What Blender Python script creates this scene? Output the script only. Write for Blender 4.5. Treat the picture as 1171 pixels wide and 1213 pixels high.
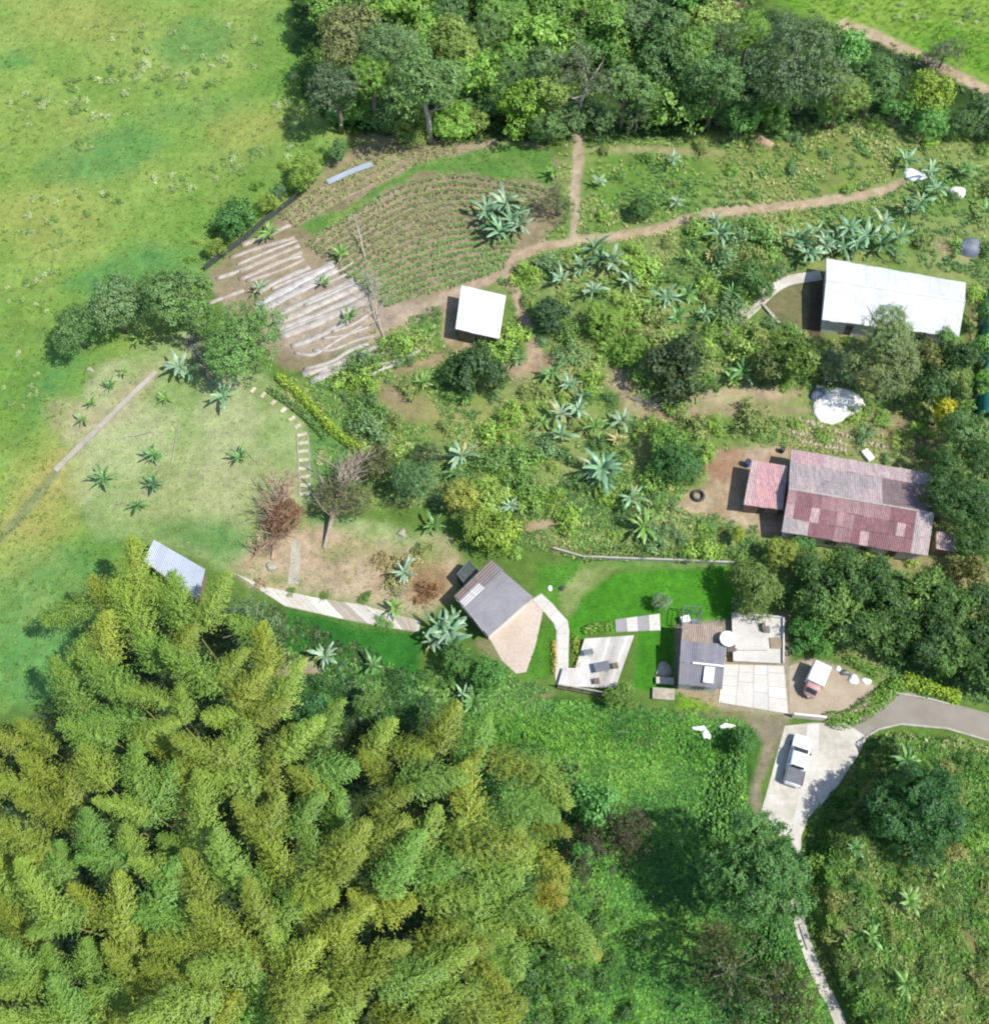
import bpy, math, random
import numpy as np
from mathutils import Vector, Matrix

random.seed(7); RNG = np.random.default_rng(7)
SC = bpy.context.scene
for o in list(bpy.data.objects): bpy.data.objects.remove(o)

# ------------------------------------------------------------------ camera, world, sun, exposure
TW, TH, FPX = 1171.0, 1213.0, 1300.0          # photograph size in pixels, focal length in pixels
PITCH = math.radians(64.0)                    # below the horizon
CAMH = 111.0
cam = bpy.data.cameras.new('camera'); cam_o = bpy.data.objects.new('camera', cam)
SC.collection.objects.link(cam_o); SC.camera = cam_o
cam.sensor_fit = 'VERTICAL'; cam.sensor_height = 24.0
cam.lens = 24.0 * FPX / TH
cam.clip_end = 6000; cam.clip_start = 0.5
cam_o.location = (0, 0, CAMH)
cam_o.rotation_euler = (math.pi / 2 - PITCH, 0, 0)

SUN_ELEV = math.radians(57); SUN_AZ_FROM = Vector((1.0, -0.36))     # sun stands to the right and a little below
w = bpy.data.worlds.new('World'); SC.world = w; w.use_nodes = True
nt = w.node_tree; nt.nodes.clear()
sky = nt.nodes.new('ShaderNodeTexSky'); sky.sky_type = 'NISHITA'; sky.sun_disc = False
sky.sun_elevation = SUN_ELEV
sky.sun_rotation = math.atan2(SUN_AZ_FROM.x, SUN_AZ_FROM.y)
sky.air_density = 1.2; sky.dust_density = 2.0; sky.altitude = 1500
bg = nt.nodes.new('ShaderNodeBackground'); bg.inputs[1].default_value = 0.15
wo = nt.nodes.new('ShaderNodeOutputWorld')
nt.links.new(sky.outputs[0], bg.inputs[0]); nt.links.new(bg.outputs[0], wo.inputs[0])
sun = bpy.data.lights.new('sun', 'SUN'); sun.energy = 4.2; sun.angle = math.radians(0.55); sun.color = (1.0, 0.965, 0.91)
sun_o = bpy.data.objects.new('sun', sun); SC.collection.objects.link(sun_o)
_d = SUN_AZ_FROM.normalized() * math.cos(SUN_ELEV)
sun_o.rotation_euler = Vector((_d.x, _d.y, math.sin(SUN_ELEV))).to_track_quat('Z', 'Y').to_euler()
sun_o.location = (60, -20, 150)
SC.view_settings.view_transform = 'Standard'; SC.view_settings.look = 'None'
SC.view_settings.exposure = 0.82; SC.view_settings.gamma = 1.0
SC.render.engine = 'CYCLES'
SC.cycles.max_bounces = 6; SC.cycles.diffuse_bounces = 3; SC.cycles.glossy_bounces = 3
SC.cycles.transmission_bounces = 4; SC.cycles.transparent_max_bounces = 6
SC.cycles.use_denoising = True
SC.cycles.filter_width = 2.1

# ------------------------------------------------------------------ numeric helpers
CP, SP = math.cos(PITCH), math.sin(PITCH)
def ray(u, v):
    u = np.asarray(u, float); v = np.asarray(v, float)
    a = (u - TW / 2) / FPX; b = -(v - TH / 2) / FPX
    return a, CP + b * SP, -SP + b * CP
def proj(x, y, z):
    x = np.asarray(x, float); dz = np.asarray(z, float) - CAMH
    dep = y * CP - dz * SP; up = y * SP + dz * CP
    dep = np.where(np.abs(dep) < 1e-3, 1e-3, dep)
    bad = dep < 1
    u = TW / 2 + FPX * x / dep; v = TH / 2 - FPX * up / dep
    return np.where(bad, -9999, u), np.where(bad, 9999, v)
def at_z(u, v, z):
    dx, dy, dz = ray(u, v); t = (np.asarray(z, float) - CAMH) / dz
    return dx * t, dy * t
def poly_world(pts, z=0.0):
    p = np.array(pts, float); x, y = at_z(p[:, 0], p[:, 1], z)
    return np.stack([x, y], 1)
def sdist(px, py, poly):
    """signed distance to a polygon, positive inside"""
    px = np.asarray(px, float); py = np.asarray(py, float)
    d2 = np.full(px.shape, 1e18); ins = np.zeros(px.shape, bool); n = len(poly)
    for i in range(n):
        ax, ay = poly[i]; bx, by = poly[(i + 1) % n]
        ex, ey = bx - ax, by - ay; L = ex * ex + ey * ey + 1e-12
        t = np.clip(((px - ax) * ex + (py - ay) * ey) / L, 0, 1)
        d2 = np.minimum(d2, (px - ax - t * ex) ** 2 + (py - ay - t * ey) ** 2)
        if ay != by:
            c = ((ay > py) != (by > py)) & (px < (bx - ax) * (py - ay) / (by - ay) + ax)
            ins ^= c
    d = np.sqrt(d2)
    return np.where(ins, d, -d)
def ldist(px, py, line):
    px = np.asarray(px, float); d2 = np.full(px.shape, 1e18)
    for (ax, ay), (bx, by) in zip(line[:-1], line[1:]):
        ex, ey = bx - ax, by - ay; L = ex * ex + ey * ey + 1e-12
        t = np.clip(((px - ax) * ex + (py - ay) * ey) / L, 0, 1)
        d2 = np.minimum(d2, (px - ax - t * ex) ** 2 + (py - ay - t * ey) ** 2)
    return np.sqrt(d2)
def sstep(a, b, x):
    t = np.clip((x - a) / (b - a), 0, 1); return t * t * (3 - 2 * t)
_LAT = np.random.default_rng(3).random((256, 256))
def vnoise(x, y, s, seed=0):
    x = np.asarray(x, float) / s + seed * 17.3 + 500; y = np.asarray(y, float) / s + seed * 31.7 + 500
    xi = np.floor(x).astype(int); yi = np.floor(y).astype(int); fx = x - xi; fy = y - yi
    fx = fx * fx * (3 - 2 * fx); fy = fy * fy * (3 - 2 * fy)
    g = lambda a, b: _LAT[a % 256, b % 256]
    return (g(xi, yi) * (1 - fx) + g(xi + 1, yi) * fx) * (1 - fy) + (g(xi, yi + 1) * (1 - fx) + g(xi + 1, yi + 1) * fx) * fy
def fbm(x, y, s, o=4, seed=0):
    r = 0; a = 0.5; tot = 0
    for k in range(o):
        r = r + a * vnoise(x, y, s / 2 ** k, seed + k); tot += a; a *= 0.55
    return r / tot
def lin(c):
    c = np.asarray(c, float) / 255
    return np.where(c <= 0.04045, c / 12.92, ((c + 0.055) / 1.055) ** 2.4)
def alb(r, g, b, k=2.3):
    """base colour of a sunlit surface from the tone it shows at this exposure"""
    return tuple(lin((r, g, b)) / k)
def leafc(r, g, b, k=1.2):
    return tuple(lin((r, g, b)) / k)

# ------------------------------------------------------------------ terrain height
BANK = poly_world([(1042, 874), (1066, 868), (1120, 872), (1250, 905), (1300, 1300), (1040, 1300), (1008, 1213), (985, 1150), (962, 1085), (955, 1030), (970, 985), (1004, 942)])
LOW = poly_world([(540, 842), (650, 838), (740, 842), (800, 846), (905, 868), (890, 940), (880, 985), (935, 1090), (985, 1240), (700, 1300), (400, 1300), (250, 1000), (350, 860), (480, 845)])
def height(x, y):
    x = np.asarray(x, float); y = np.asarray(y, float)
    b = sdist(x, y, BANK)
    z = 2.8 * sstep(-0.1, 1.5, b) + 0.05 * np.clip(b, 0, 30) * sstep(0, 8, b)
    l = sdist(x, y, LOW)
    z = z - 2.2 * sstep(0.2, 5.0, l)
    z = z + 0.25 * (fbm(x, y, 14, 2, 5) - 0.5) * sstep(0.5, 5, b) + 0.0
    return z
def ground_pt(u, v):
    u = np.asarray(u, float); z = np.zeros(u.shape)
    for _ in range(8):
        x, y = at_z(u, v, z); z = 0.5 * z + 0.5 * height(x, y)
    x, y = at_z(u, v, z)
    return x, y, height(x, y)
def G(u, v, dz=0.0):
    x, y, z = ground_pt(np.array([u]), np.array([v])); return Vector((x[0], y[0], z[0] + dz))
def W(u, v, z):
    x, y = at_z(u, v, z); return Vector((float(x), float(y), z))
def mpp(u, v, z=0.0):
    p = W(u, v, z); dep = p.y * CP - (z - CAMH) * SP
    return dep / FPX

# ------------------------------------------------------------------ scene helpers
COL = SC.collection
def meshdata(name, verts, faces, mat=None, smooth=False):
    m = bpy.data.meshes.new(name); m.from_pydata([tuple(v) for v in verts], [], faces); m.update()
    if mat is not None:
        for k in (mat if isinstance(mat, (list, tuple)) else [mat]): m.materials.append(k)
    if smooth: m.polygons.foreach_set('use_smooth', [True] * len(m.polygons))
    return m
def fastmesh(name, V, F, mat, attrs=None, smooth=False):
    """V (n,3) array, F (m,k) array of one face size"""
    V = np.asarray(V, np.float32); F = np.asarray(F, np.int32); k = F.shape[1]
    m = bpy.data.meshes.new(name)
    m.vertices.add(len(V)); m.vertices.foreach_set('co', V.ravel())
    m.loops.add(F.size); m.loops.foreach_set('vertex_index', F.ravel())
    m.polygons.add(len(F)); m.polygons.foreach_set('loop_start', np.arange(0, F.size, k, dtype=np.int32))
    if smooth: m.polygons.foreach_set('use_smooth', np.ones(len(F), bool))
    for an, (typ, dom, data) in (attrs or {}).items():
        a = m.attributes.new(an, typ, dom)
        a.data.foreach_set('color' if typ == 'FLOAT_COLOR' else 'value', np.asarray(data, np.float32).ravel())
    m.update(calc_edges=True); m.validate()
    if mat is not None: m.materials.append(mat)
    return m
def link(name, data, parent=None, loc=None, rot=None, scale=None):
    o = bpy.data.objects.new(name, data); COL.objects.link(o)
    if parent is not None: o.parent = parent
    if loc is not None: o.location = loc
    if rot is not None: o.rotation_euler = rot
    if scale is not None: o.scale = (scale,) * 3 if np.isscalar(scale) else scale
    return o
def empty(name, loc=(0, 0, 0), rz=0.0):
    o = link(name, None, None, loc, (0, 0, rz)); o.empty_display_size = 0.3; return o
LABELLED = []
def tag(o, label=None, cat=None, group=None, kind=None, uv=None):
    if label: o['label'] = label
    if cat: o['category'] = cat
    if group: o['group'] = group
    if kind: o['kind'] = kind
    if label and cat and uv is not None: LABELLED.append((o, uv))
    return o
class MB:
    """collects boxes, tubes and prisms into one mesh"""
    def __init__(s): s.v = []; s.f = []
    def add(s, vs, fs):
        n = len(s.v); s.v += [Vector(v) for v in vs]; s.f += [[i + n for i in f] for f in fs]; return s
    def box(s, c, d, rz=0.0, taper=1.0):
        ca, sa = math.cos(rz), math.sin(rz); vs = []
        for z in (-1, 1):
            t = taper if z > 0 else 1.0
            for x, y in ((-1, -1), (1, -1), (1, 1), (-1, 1)):
                X, Y = x * d[0] / 2 * t, y * d[1] / 2 * t
                vs.append((c[0] + X * ca - Y * sa, c[1] + X * sa + Y * ca, c[2] + z * d[2] / 2))
        return s.add(vs, [(3, 2, 1, 0), (4, 5, 6, 7), (0, 1, 5, 4), (1, 2, 6, 5), (2, 3, 7, 6), (3, 0, 4, 7)])
    def prism(s, pts, z0, z1):
        n = len(pts); a = sum(pts[i][0] * pts[(i + 1) % n][1] - pts[(i + 1) % n][0] * pts[i][1] for i in range(n))
        if a < 0: pts = list(reversed(pts))
        zf = z1 if callable(z1) else (lambda x, y: z1)
        zb = z0 if callable(z0) else (lambda x, y: z0)
        vs = [(p[0], p[1], zb(p[0], p[1])) for p in pts] + [(p[0], p[1], zf(p[0], p[1])) for p in pts]
        return s.add(vs, [list(range(n - 1, -1, -1)), list(range(n, 2 * n))] + [(i, (i + 1) % n, (i + 1) % n + n, i + n) for i in range(n)])
    def tube(s, path, radii, n=6, cap=True):
        path = [Vector(p) for p in path]; vs = []; m = len(path)
        for i, p in enumerate(path):
            t = (path[min(i + 1, m - 1)] - path[max(i - 1, 0)]).normalized()
            a = t.cross(Vector((0.13, 0.21, 1))) if abs(t.z) < 0.95 else t.cross(Vector((1, 0.1, 0)))
            a.normalize(); b = t.cross(a); r = radii[i] if not np.isscalar(radii) else radii
            vs += [p + (a * math.cos(2 * math.pi * k / n) + b * math.sin(2 * math.pi * k / n)) * r for k in range(n)]
        fs = [(i * n + k, i * n + (k + 1) % n, (i + 1) * n + (k + 1) % n, (i + 1) * n + k) for i in range(m - 1) for k in range(n)]
        if cap: fs += [list(range(n - 1, -1, -1)), list(range((m - 1) * n, m * n))]
        return s.add(vs, fs)
    def data(s, name, mat, smooth=False): return meshdata(name, s.v, s.f, mat, smooth)
    def build(s, name, mat, parent=None, smooth=False, loc=None):
        return link(name, s.data(name, mat, smooth), parent, loc)

# ------------------------------------------------------------------ materials
def newmat(name):
    m = bpy.data.materials.new(name); m.use_nodes = True; t = m.node_tree; t.nodes.clear()
    out = t.nodes.new('ShaderNodeOutputMaterial'); return m, t, out
def N(t, typ, **kw):
    n = t.nodes.new(typ)
    for k, v in kw.items():
        if k.startswith('i_'): n.inputs[k[2:].replace('_', ' ')].default_value = v
        else: setattr(n, k, v)
    return n
def noise(t, scale, detail=4, rough=0.55, coord='Object'):
    tc = N(t, 'ShaderNodeTexCoord'); n = N(t, 'ShaderNodeTexNoise')
    n.inputs['Scale'].default_value = scale; n.inputs['Detail'].default_value = detail; n.inputs['Roughness'].default_value = rough
    t.links.new(tc.outputs[coord], n.inputs['Vector']); return n
def mixc(t, fac, a, b, typ='MIX'):
    m = N(t, 'ShaderNodeMix', data_type='RGBA', blend_type=typ)
    for s, val in ((0, fac), (6, a), (7, b)):
        if hasattr(val, 'default_value') or hasattr(val, 'is_linked'): t.links.new(val, m.inputs[s])
        elif s == 0: m.inputs[0].default_value = val
        else: m.inputs[s].default_value = (*val[:3], 1)
    return m.outputs[2]
def ramp(t, fac, lo, hi, a=(0, 0, 0), b=(1, 1, 1)):
    r = N(t, 'ShaderNodeValToRGB'); r.color_ramp.elements[0].position = lo; r.color_ramp.elements[1].position = hi
    r.color_ramp.elements[0].color = (*a[:3], 1); r.color_ramp.elements[1].color = (*b[:3], 1)
    t.links.new(fac, r.inputs[0]); return r.outputs[0]
def surf(name, col, col2=None, scale=1.0, rough=0.85, spec=0.25, bump=0.0, bscale=None, lo=0.35, hi=0.65, fine=0.25, fscale=None, metal=0.0, useobj=False, stretch=None):
    """two-tone weathered surface: large patches plus fine grain"""
    m, t, out = newmat(name); b = N(t, 'ShaderNodeBsdfPrincipled')
    n1 = noise(t, scale, 5, 0.6, 'Object'); f = ramp(t, n1.outputs['Fac'], lo, hi)
    def pull(n):
        if stretch:
            mp = N(t, 'ShaderNodeMapping'); mp.inputs['Scale'].default_value = stretch; l = n.inputs['Vector'].links[0]; src = l.from_socket; t.links.new(src, mp.inputs['Vector']); t.links.new(mp.outputs[0], n.inputs['Vector'])
    pull(n1)
    c = mixc(t, f, col, col2 or tuple(0.8 * x for x in col))
    if useobj:
        oi = N(t, 'ShaderNodeObjectInfo'); c = mixc(t, 1.0, c, oi.outputs['Color'], 'MULTIPLY')
    n2 = noise(t, fscale or scale * 9, 3, 0.7, 'Object'); pull(n2)
    g = ramp(t, n2.outputs['Fac'], 0.25, 0.75, (1 - fine * .6,) * 3, (1 + fine * .6,) * 3)
    c = mixc(t, 1.0, c, g, 'MULTIPLY')
    t.links.new(c, b.inputs['Base Color']); b.inputs['Roughness'].default_value = rough
    b.inputs['Specular IOR Level'].default_value = spec; b.inputs['Metallic'].default_value = metal
    if bump:
        n3 = noise(t, bscale or scale * 6, 4, 0.6, 'Object'); bp = N(t, 'ShaderNodeBump'); bp.inputs['Strength'].default_value = bump
        bp.inputs['Distance'].default_value = 0.05
        t.links.new(n3.outputs['Fac'], bp.inputs['Height']); t.links.new(bp.outputs[0], b.inputs['Normal'])
    t.links.new(b.outputs[0], out.inputs[0]); return m
def foliage(name, src='object', trans=0.28, rough=0.5, spec=0.3, var=0.55):
    """leaf material: tint from the object (or a per-leaf attribute), varied leaf by leaf"""
    m, t, out = newmat(name); b = N(t, 'ShaderNodeBsdfPrincipled'); tr = N(t, 'ShaderNodeBsdfTranslucent'); mx = N(t, 'ShaderNodeMixShader')
    if src == 'object': base = N(t, 'ShaderNodeObjectInfo').outputs['Color']
    else: base = N(t, 'ShaderNodeAttribute', attribute_name='tint').outputs['Color']
    lv = N(t, 'ShaderNodeAttribute', attribute_name='leafvar')
    g = ramp(t, lv.outputs['Fac'], 0.0, 1.0, (1 - var * 0.8, 1 - var * 0.75, 1 - var * 0.7), (1 + var * 0.66, 1 + var * 0.62, 1 + var * 0.4))
    c = mixc(t, 1.0, base, g, 'MULTIPLY')
    if src == 'object':
        n = noise(t, 0.8, 3, 0.6, 'Object'); g2 = ramp(t, n.outputs['Fac'], 0.3, 0.7, (0.84, 0.86, 0.9), (1.14, 1.12, 1.0))
        c = mixc(t, 1.0, c, g2, 'MULTIPLY')
    t.links.new(c, b.inputs['Base Color']); b.inputs['Roughness'].default_value = rough; b.inputs['Specular IOR Level'].default_value = spec
    tc = mixc(t, 1.0, c, (1.05, 1.15, 0.6), 'MULTIPLY')
    t.links.new(tc, tr.inputs['Color']); mx.inputs[0].default_value = trans
    t.links.new(b.outputs[0], mx.inputs[1]); t.links.new(tr.outputs[0], mx.inputs[2]); t.links.new(mx.outputs[0], out.inputs[0])
    return m
M = {}
M['leaf'] = foliage('leaf'); M['weed'] = foliage('weed', 'attr', trans=0.25)
M['bambooleaf'] = foliage('bamboo_leaf', trans=0.3, var=0.4)
M['banana'] = foliage('banana', trans=0.25, rough=0.4, spec=0.4, var=0.3)
M['bark'] = surf('bark', (0.13, 0.10, 0.075), (0.22, 0.19, 0.15), 3, 0.9)
M['palebark'] = surf('palebark', (0.36, 0.32, 0.27), (0.24, 0.20, 0.16), 2.5, 0.9)
M['drybark'] = surf('dry_bark', (0.3, 0.25, 0.19), (0.2, 0.16, 0.12), 2.5, 0.9)
M['deadwood'] = surf('deadwood', (0.22, 0.14, 0.09), (0.33, 0.24, 0.17), 2, 0.95)
M['culm'] = surf('culm', (0.20, 0.20, 0.06), (0.28, 0.24, 0.11), 1.2, 0.6)
M['bstem'] = surf('banana_stem', (0.16, 0.20, 0.06), (0.24, 0.18, 0.09), 2, 0.7)
M['soil'] = surf('soil', alb(190, 172, 146), alb(166, 150, 122), 1.3, 0.95, bump=0.5)
M['concrete'] = surf('concrete', alb(246, 241, 230), alb(226, 219, 204), 0.5, 0.85, bump=0.15, lo=0.42, hi=0.72)
M['oldconcrete'] = surf('old_concrete', alb(248, 241, 226), alb(214, 206, 188), 0.22, 0.9, bump=0.2, lo=0.4, hi=0.62)
M['greywall'] = surf('grey_wall', alb(222, 214, 196), alb(192, 184, 164), 0.5, 0.9, bump=0.2)
M['rock'] = surf('rock', alb(228, 220, 204), alb(186, 176, 156), 1.6, 0.9, bump=0.5)
M['slab'] = surf('patio_slab', alb(252, 248, 240), alb(242, 236, 224), 0.8, 0.8, useobj=True)
M['pinkpave'] = surf('pink_paving', alb(240, 222, 204), alb(226, 204, 184), 0.35, 0.9)
M['slabgap'] = surf('slab_joint', alb(196, 188, 172), None, 1, 0.9)
M['asphalt'] = surf('asphalt', alb(184, 176, 162), alb(166, 158, 144), 0.35, 0.92, bump=0.25, bscale=14, fine=0.2, fscale=18)
M['dirtroad'] = surf('dirt_road', alb(216, 198, 172), alb(194, 176, 148), 0.5, 0.95, bump=0.4)
M['white_roof'] = surf('white_roof', (0.52, 0.52, 0.53), (0.43, 0.43, 0.435), 0.5, 0.5, 0.35, useobj=True, fine=0.22, fscale=3, stretch=(1.6, .5, 1), lo=.45, hi=.75)
M['red_roof'] = surf('red_roof', (1.05, 1.02, 1.0), (0.74, 0.78, 0.8), 0.9, 0.7, 0.25, useobj=True, fine=0.75, fscale=5, lo=0.35, hi=0.68, stretch=(2.2, .45, 1))
M['grey_roof'] = surf('grey_roof', alb(186, 183, 184), alb(170, 167, 168), 0.6, 0.6, 0.3, useobj=True, fine=0.15)
M['blue_roof'] = surf('blue_roof', alb(204, 214, 230), alb(190, 200, 216), 0.5, 0.5, 0.35, useobj=True, fine=0.12)
M['dark_roof'] = surf('dark_roof', (0.15, 0.145, 0.15), (0.19, 0.18, 0.18), 0.8, 0.45, 0.4, useobj=True)
M['wall'] = surf('plaster', (0.62, 0.57, 0.5), (0.5, 0.45, 0.38), 0.7, 0.9)
M['brickwall'] = surf('brick_wall', (0.33, 0.2, 0.14), (0.25, 0.16, 0.12), 0.9, 0.9)
M['woodwall'] = surf('wood_wall', (0.2, 0.15, 0.1), (0.14, 0.1, 0.07), 2, 0.9)
M['wood'] = surf('weathered_wood', alb(250, 244, 234), alb(220, 211, 198), 0.9, 0.8, useobj=True, lo=0.4, hi=0.7)
M['darkwood'] = surf('dark_wood', (0.09, 0.065, 0.05), (0.13, 0.1, 0.08), 2, 0.8)
M['glass'] = surf('glass', (0.03, 0.04, 0.05), None, 1, 0.1, 0.5)
M['mulch'] = surf('plastic_mulch', alb(228, 220, 210), alb(190, 179, 166), 1.1, 0.6, 0.35, bump=0.5, bscale=5, useobj=True, lo=0.38, hi=0.68)
M['net'] = surf('black_net', (0.035, 0.045, 0.04), (0.06, 0.07, 0.06), 2, 0.8)
M['tealnet'] = surf('teal_net', (0.02, 0.20, 0.17), (0.015, 0.12, 0.10), 1, 0.6)
M['tarp'] = surf('tarp', (0.13, 0.15, 0.18), (0.09, 0.1, 0.12), 1.5, 0.5, bump=0.4)
M['whiteplastic'] = surf('white_plastic', (0.8, 0.79, 0.77), (0.66, 0.65, 0.63), 1.5, 0.5, bump=0.3)
M['sand'] = surf('white_sand', (0.72, 0.68, 0.62), (0.6, 0.55, 0.48), 1.2, 0.95, bump=0.4)
M['stone'] = surf('stone', alb(226, 214, 194), alb(190, 176, 154), 1.6, 0.9, bump=0.4, useobj=True)
M['rubber'] = surf('rubber', (0.03, 0.03, 0.03), (0.05, 0.048, 0.045), 3, 0.8)
M['carpaint'] = surf('white_car_paint', (0.8, 0.82, 0.85), (0.76, 0.78, 0.81), 0.7, 0.25, 0.5, fine=0.03)
M['redpaint'] = surf('faded_red_paint', alb(246, 196, 190), alb(232, 166, 160), 1.5, 0.5)
M['grey'] = surf('grey_cover', alb(140, 142, 148), alb(120, 122, 128), 1.2, 0.6)
M['chrome'] = surf('chrome', (0.6, 0.6, 0.62), None, 1, 0.25, 0.5, metal=0.8)
M['lampred'] = surf('tail_lamp_red', (0.4, 0.02, 0.02), None, 1, 0.3, 0.5)
M['lampclear'] = surf('head_lamp_clear', (0.7, 0.72, 0.74), None, 1, 0.15, 0.6)
M['blue'] = surf('blue_plastic', (0.06, 0.12, 0.3), (0.05, 0.09, 0.2), 2, 0.5)
M['steel'] = surf('galvanised_steel', alb(165, 170, 172), alb(140, 146, 148), 1.5, 0.45, metal=0.4)
M['paleline'] = surf('pale_kerb', alb(226, 222, 208), alb(196, 190, 172), 1.0, 0.85)
m_, t_, o_ = newmat('ground')                     # ground: zone tint from the land itself, grain from noise
b_ = N(t_, 'ShaderNodeBsdfPrincipled'); a_ = N(t_, 'ShaderNodeAttribute', attribute_name='tint')
n1 = noise(t_, 1.3, 5, 0.65); n2 = noise(t_, 6.0, 4, 0.7)
c_ = mixc(t_, 1.0, a_.outputs['Color'], ramp(t_, n1.outputs['Fac'], 0.3, 0.7, (0.74, 0.78, 0.78), (1.2, 1.16, 1.1)), 'MULTIPLY')
c_ = mixc(t_, 1.0, c_, ramp(t_, n2.outputs['Fac'], 0.3, 0.7, (0.72, 0.74, 0.74), (1.24, 1.22, 1.18)), 'MULTIPLY')
t_.links.new(c_, b_.inputs['Base Color']); b_.inputs['Roughness'].default_value = 0.95; b_.inputs['Specular IOR Level'].default_value = 0.15
bp = N(t_, 'ShaderNodeBump'); bp.inputs['Strength'].default_value = 0.6; bp.inputs['Distance'].default_value = 0.12
t_.links.new(n2.outputs['Fac'], bp.inputs['Height']); t_.links.new(bp.outputs[0], b_.inputs['Normal']); t_.links.new(b_.outputs[0], o_.inputs[0])
M['ground'] = m_

# ------------------------------------------------------------------ the ground and its zones (outlines in photograph pixels, laid on the land)
Z_PASTURE = [(-400, -300), (352, -300), (350, 40), (368, 130), (412, 165), (398, 190), (350, 226), (315, 258), (245, 318), (225, 350), (200, 400), (110, 430), (75, 500), (58, 560), (110, 640), (165, 660), (150, 700), (70, 740), (40, 800), (0, 850), (-400, 900)]
Z_YARD = [(110, 430), (225, 385), (330, 455), (368, 500), (372, 560), (420, 610), (530, 640), (545, 690), (500, 730), (340, 705), (270, 680), (180, 645), (110, 640), (58, 560), (75, 500)]
Z_FIELD = [(242, 322), (300, 280), (352, 232), (415, 178), (480, 160), (640, 172), (668, 190), (662, 262), (600, 330), (520, 365), (470, 400), (380, 445), (330, 430), (270, 370)]
Z_GREENSTRIP = [(352, 272), (410, 240), (480, 205), (520, 185), (600, 172), (660, 182), (660, 222), (560, 205), (500, 208), (440, 238), (370, 282)]
Z_WILD = [(480, 375), (600, 330), (665, 260), (668, 165), (760, 165), (860, 160), (1040, 130), (1300, 150), (1300, 850), (1060, 815), (1000, 790), (930, 720), (880, 660), (690, 662), (600, 640), (520, 600), (420, 600), (372, 555), (366, 500), (330, 455), (390, 445)]
Z_FOREST = [(350, -300), (346, 40), (362, 115), (400, 150), (430, 162), (560, 168), (640, 170), (720, 165), (860, 162), (960, 160), (1040, 135), (1110, 155), (1300, 160), (1300, 130), (1171, 112), (1130, 88), (1060, 55), (1000, 30), (900, 10), (860, -300)]
Z_TOPRIGHT = [(900, -300), (905, 0), (1010, 28), (1075, 52), (1171, 100), (1400, 200), (1400, -300)]
Z_LAWN = [(668, 735), (676, 712), (700, 690), (740, 678), (862, 672), (880, 690), (874, 728), (800, 748), (802, 824), (748, 815), (756, 745), (700, 752), (690, 756), (676, 760)]
Z_LAWN2 = [(634, 672), (690, 662), (682, 695), (655, 712), (632, 700)]
Z_LAWN3 = [(632, 742), (658, 738), (660, 800), (622, 805)]
Z_LAWN4 = [(338, 722), (500, 750), (492, 810), (430, 812), (340, 780)]
Z_LIME = [(800, 815), (852, 816), (856, 846), (800, 842)]
Z_LOWER = [(540, 835), (650, 830), (800, 845), (905, 860), (880, 985), (940, 1090), (1010, 1300), (560, 1300), (560, 1000)]
Z_BANK = [(1020, 866), (1400, 900), (1400, 1400), (1010, 1300), (950, 1060), (962, 975)]
Z_GROVE = [(100, 745), (330, 720), (520, 820), (680, 900), (720, 1110), (620, 1400), (-400, 1400), (-400, 880), (10, 870), (80, 810)]
FEATURES = [
 # outline, feather px, two tones, patch size m
 (Z_PASTURE, 6, alb(140, 178, 84), alb(164, 187, 98), 7),
 (Z_YARD, 7, alb(158, 184, 112), alb(190, 200, 146), 5),
 (Z_WILD, 8, alb(128, 160, 78), alb(160, 172, 104), 6),
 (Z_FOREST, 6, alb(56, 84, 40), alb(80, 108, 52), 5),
 (Z_TOPRIGHT, 5, alb(120, 170, 58), alb(150, 184, 78), 7),
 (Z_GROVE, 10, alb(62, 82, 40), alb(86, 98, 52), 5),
 (Z_LOWER, 8, alb(66, 118, 46), alb(92, 138, 56), 4),
 (Z_BANK, 5, alb(104, 146, 62), alb(132, 152, 80), 4),
 (Z_FIELD, 4, alb(184, 166, 138), alb(160, 148, 114), 4),
 (Z_GREENSTRIP, 4, alb(112, 158, 74), alb(140, 170, 92), 3),
 (Z_LAWN, 2, alb(92, 166, 44), alb(78, 150, 38), 5),
 (Z_LAWN2, 4, alb(88, 152, 48), alb(104, 160, 58), 3),
 (Z_LAWN3, 3, alb(100, 158, 52), alb(88, 142, 46), 3),
 (Z_LAWN4, 6, alb(66, 142, 52), alb(58, 126, 46), 6),
 (Z_LIME, 4, alb(140, 184, 58), alb(124, 166, 54), 2),
]
def ell(cu, cv, a, b, ang, n=18):
    c, s = math.cos(math.radians(ang)), math.sin(math.radians(ang))
    return [(cu + a * math.cos(t) * c - b * math.sin(t) * s, cv + a * math.cos(t) * s + b * math.sin(t) * c) for t in np.linspace(0, 2 * math.pi, n, endpoint=False)]
LUSH = alb(108, 166, 88); LUSH2 = alb(96, 158, 88); DRY = alb(176, 180, 98); SOIL = alb(204, 178, 150); SOIL2 = alb(182, 156, 128); STRAW = alb(204, 190, 150)
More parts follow.
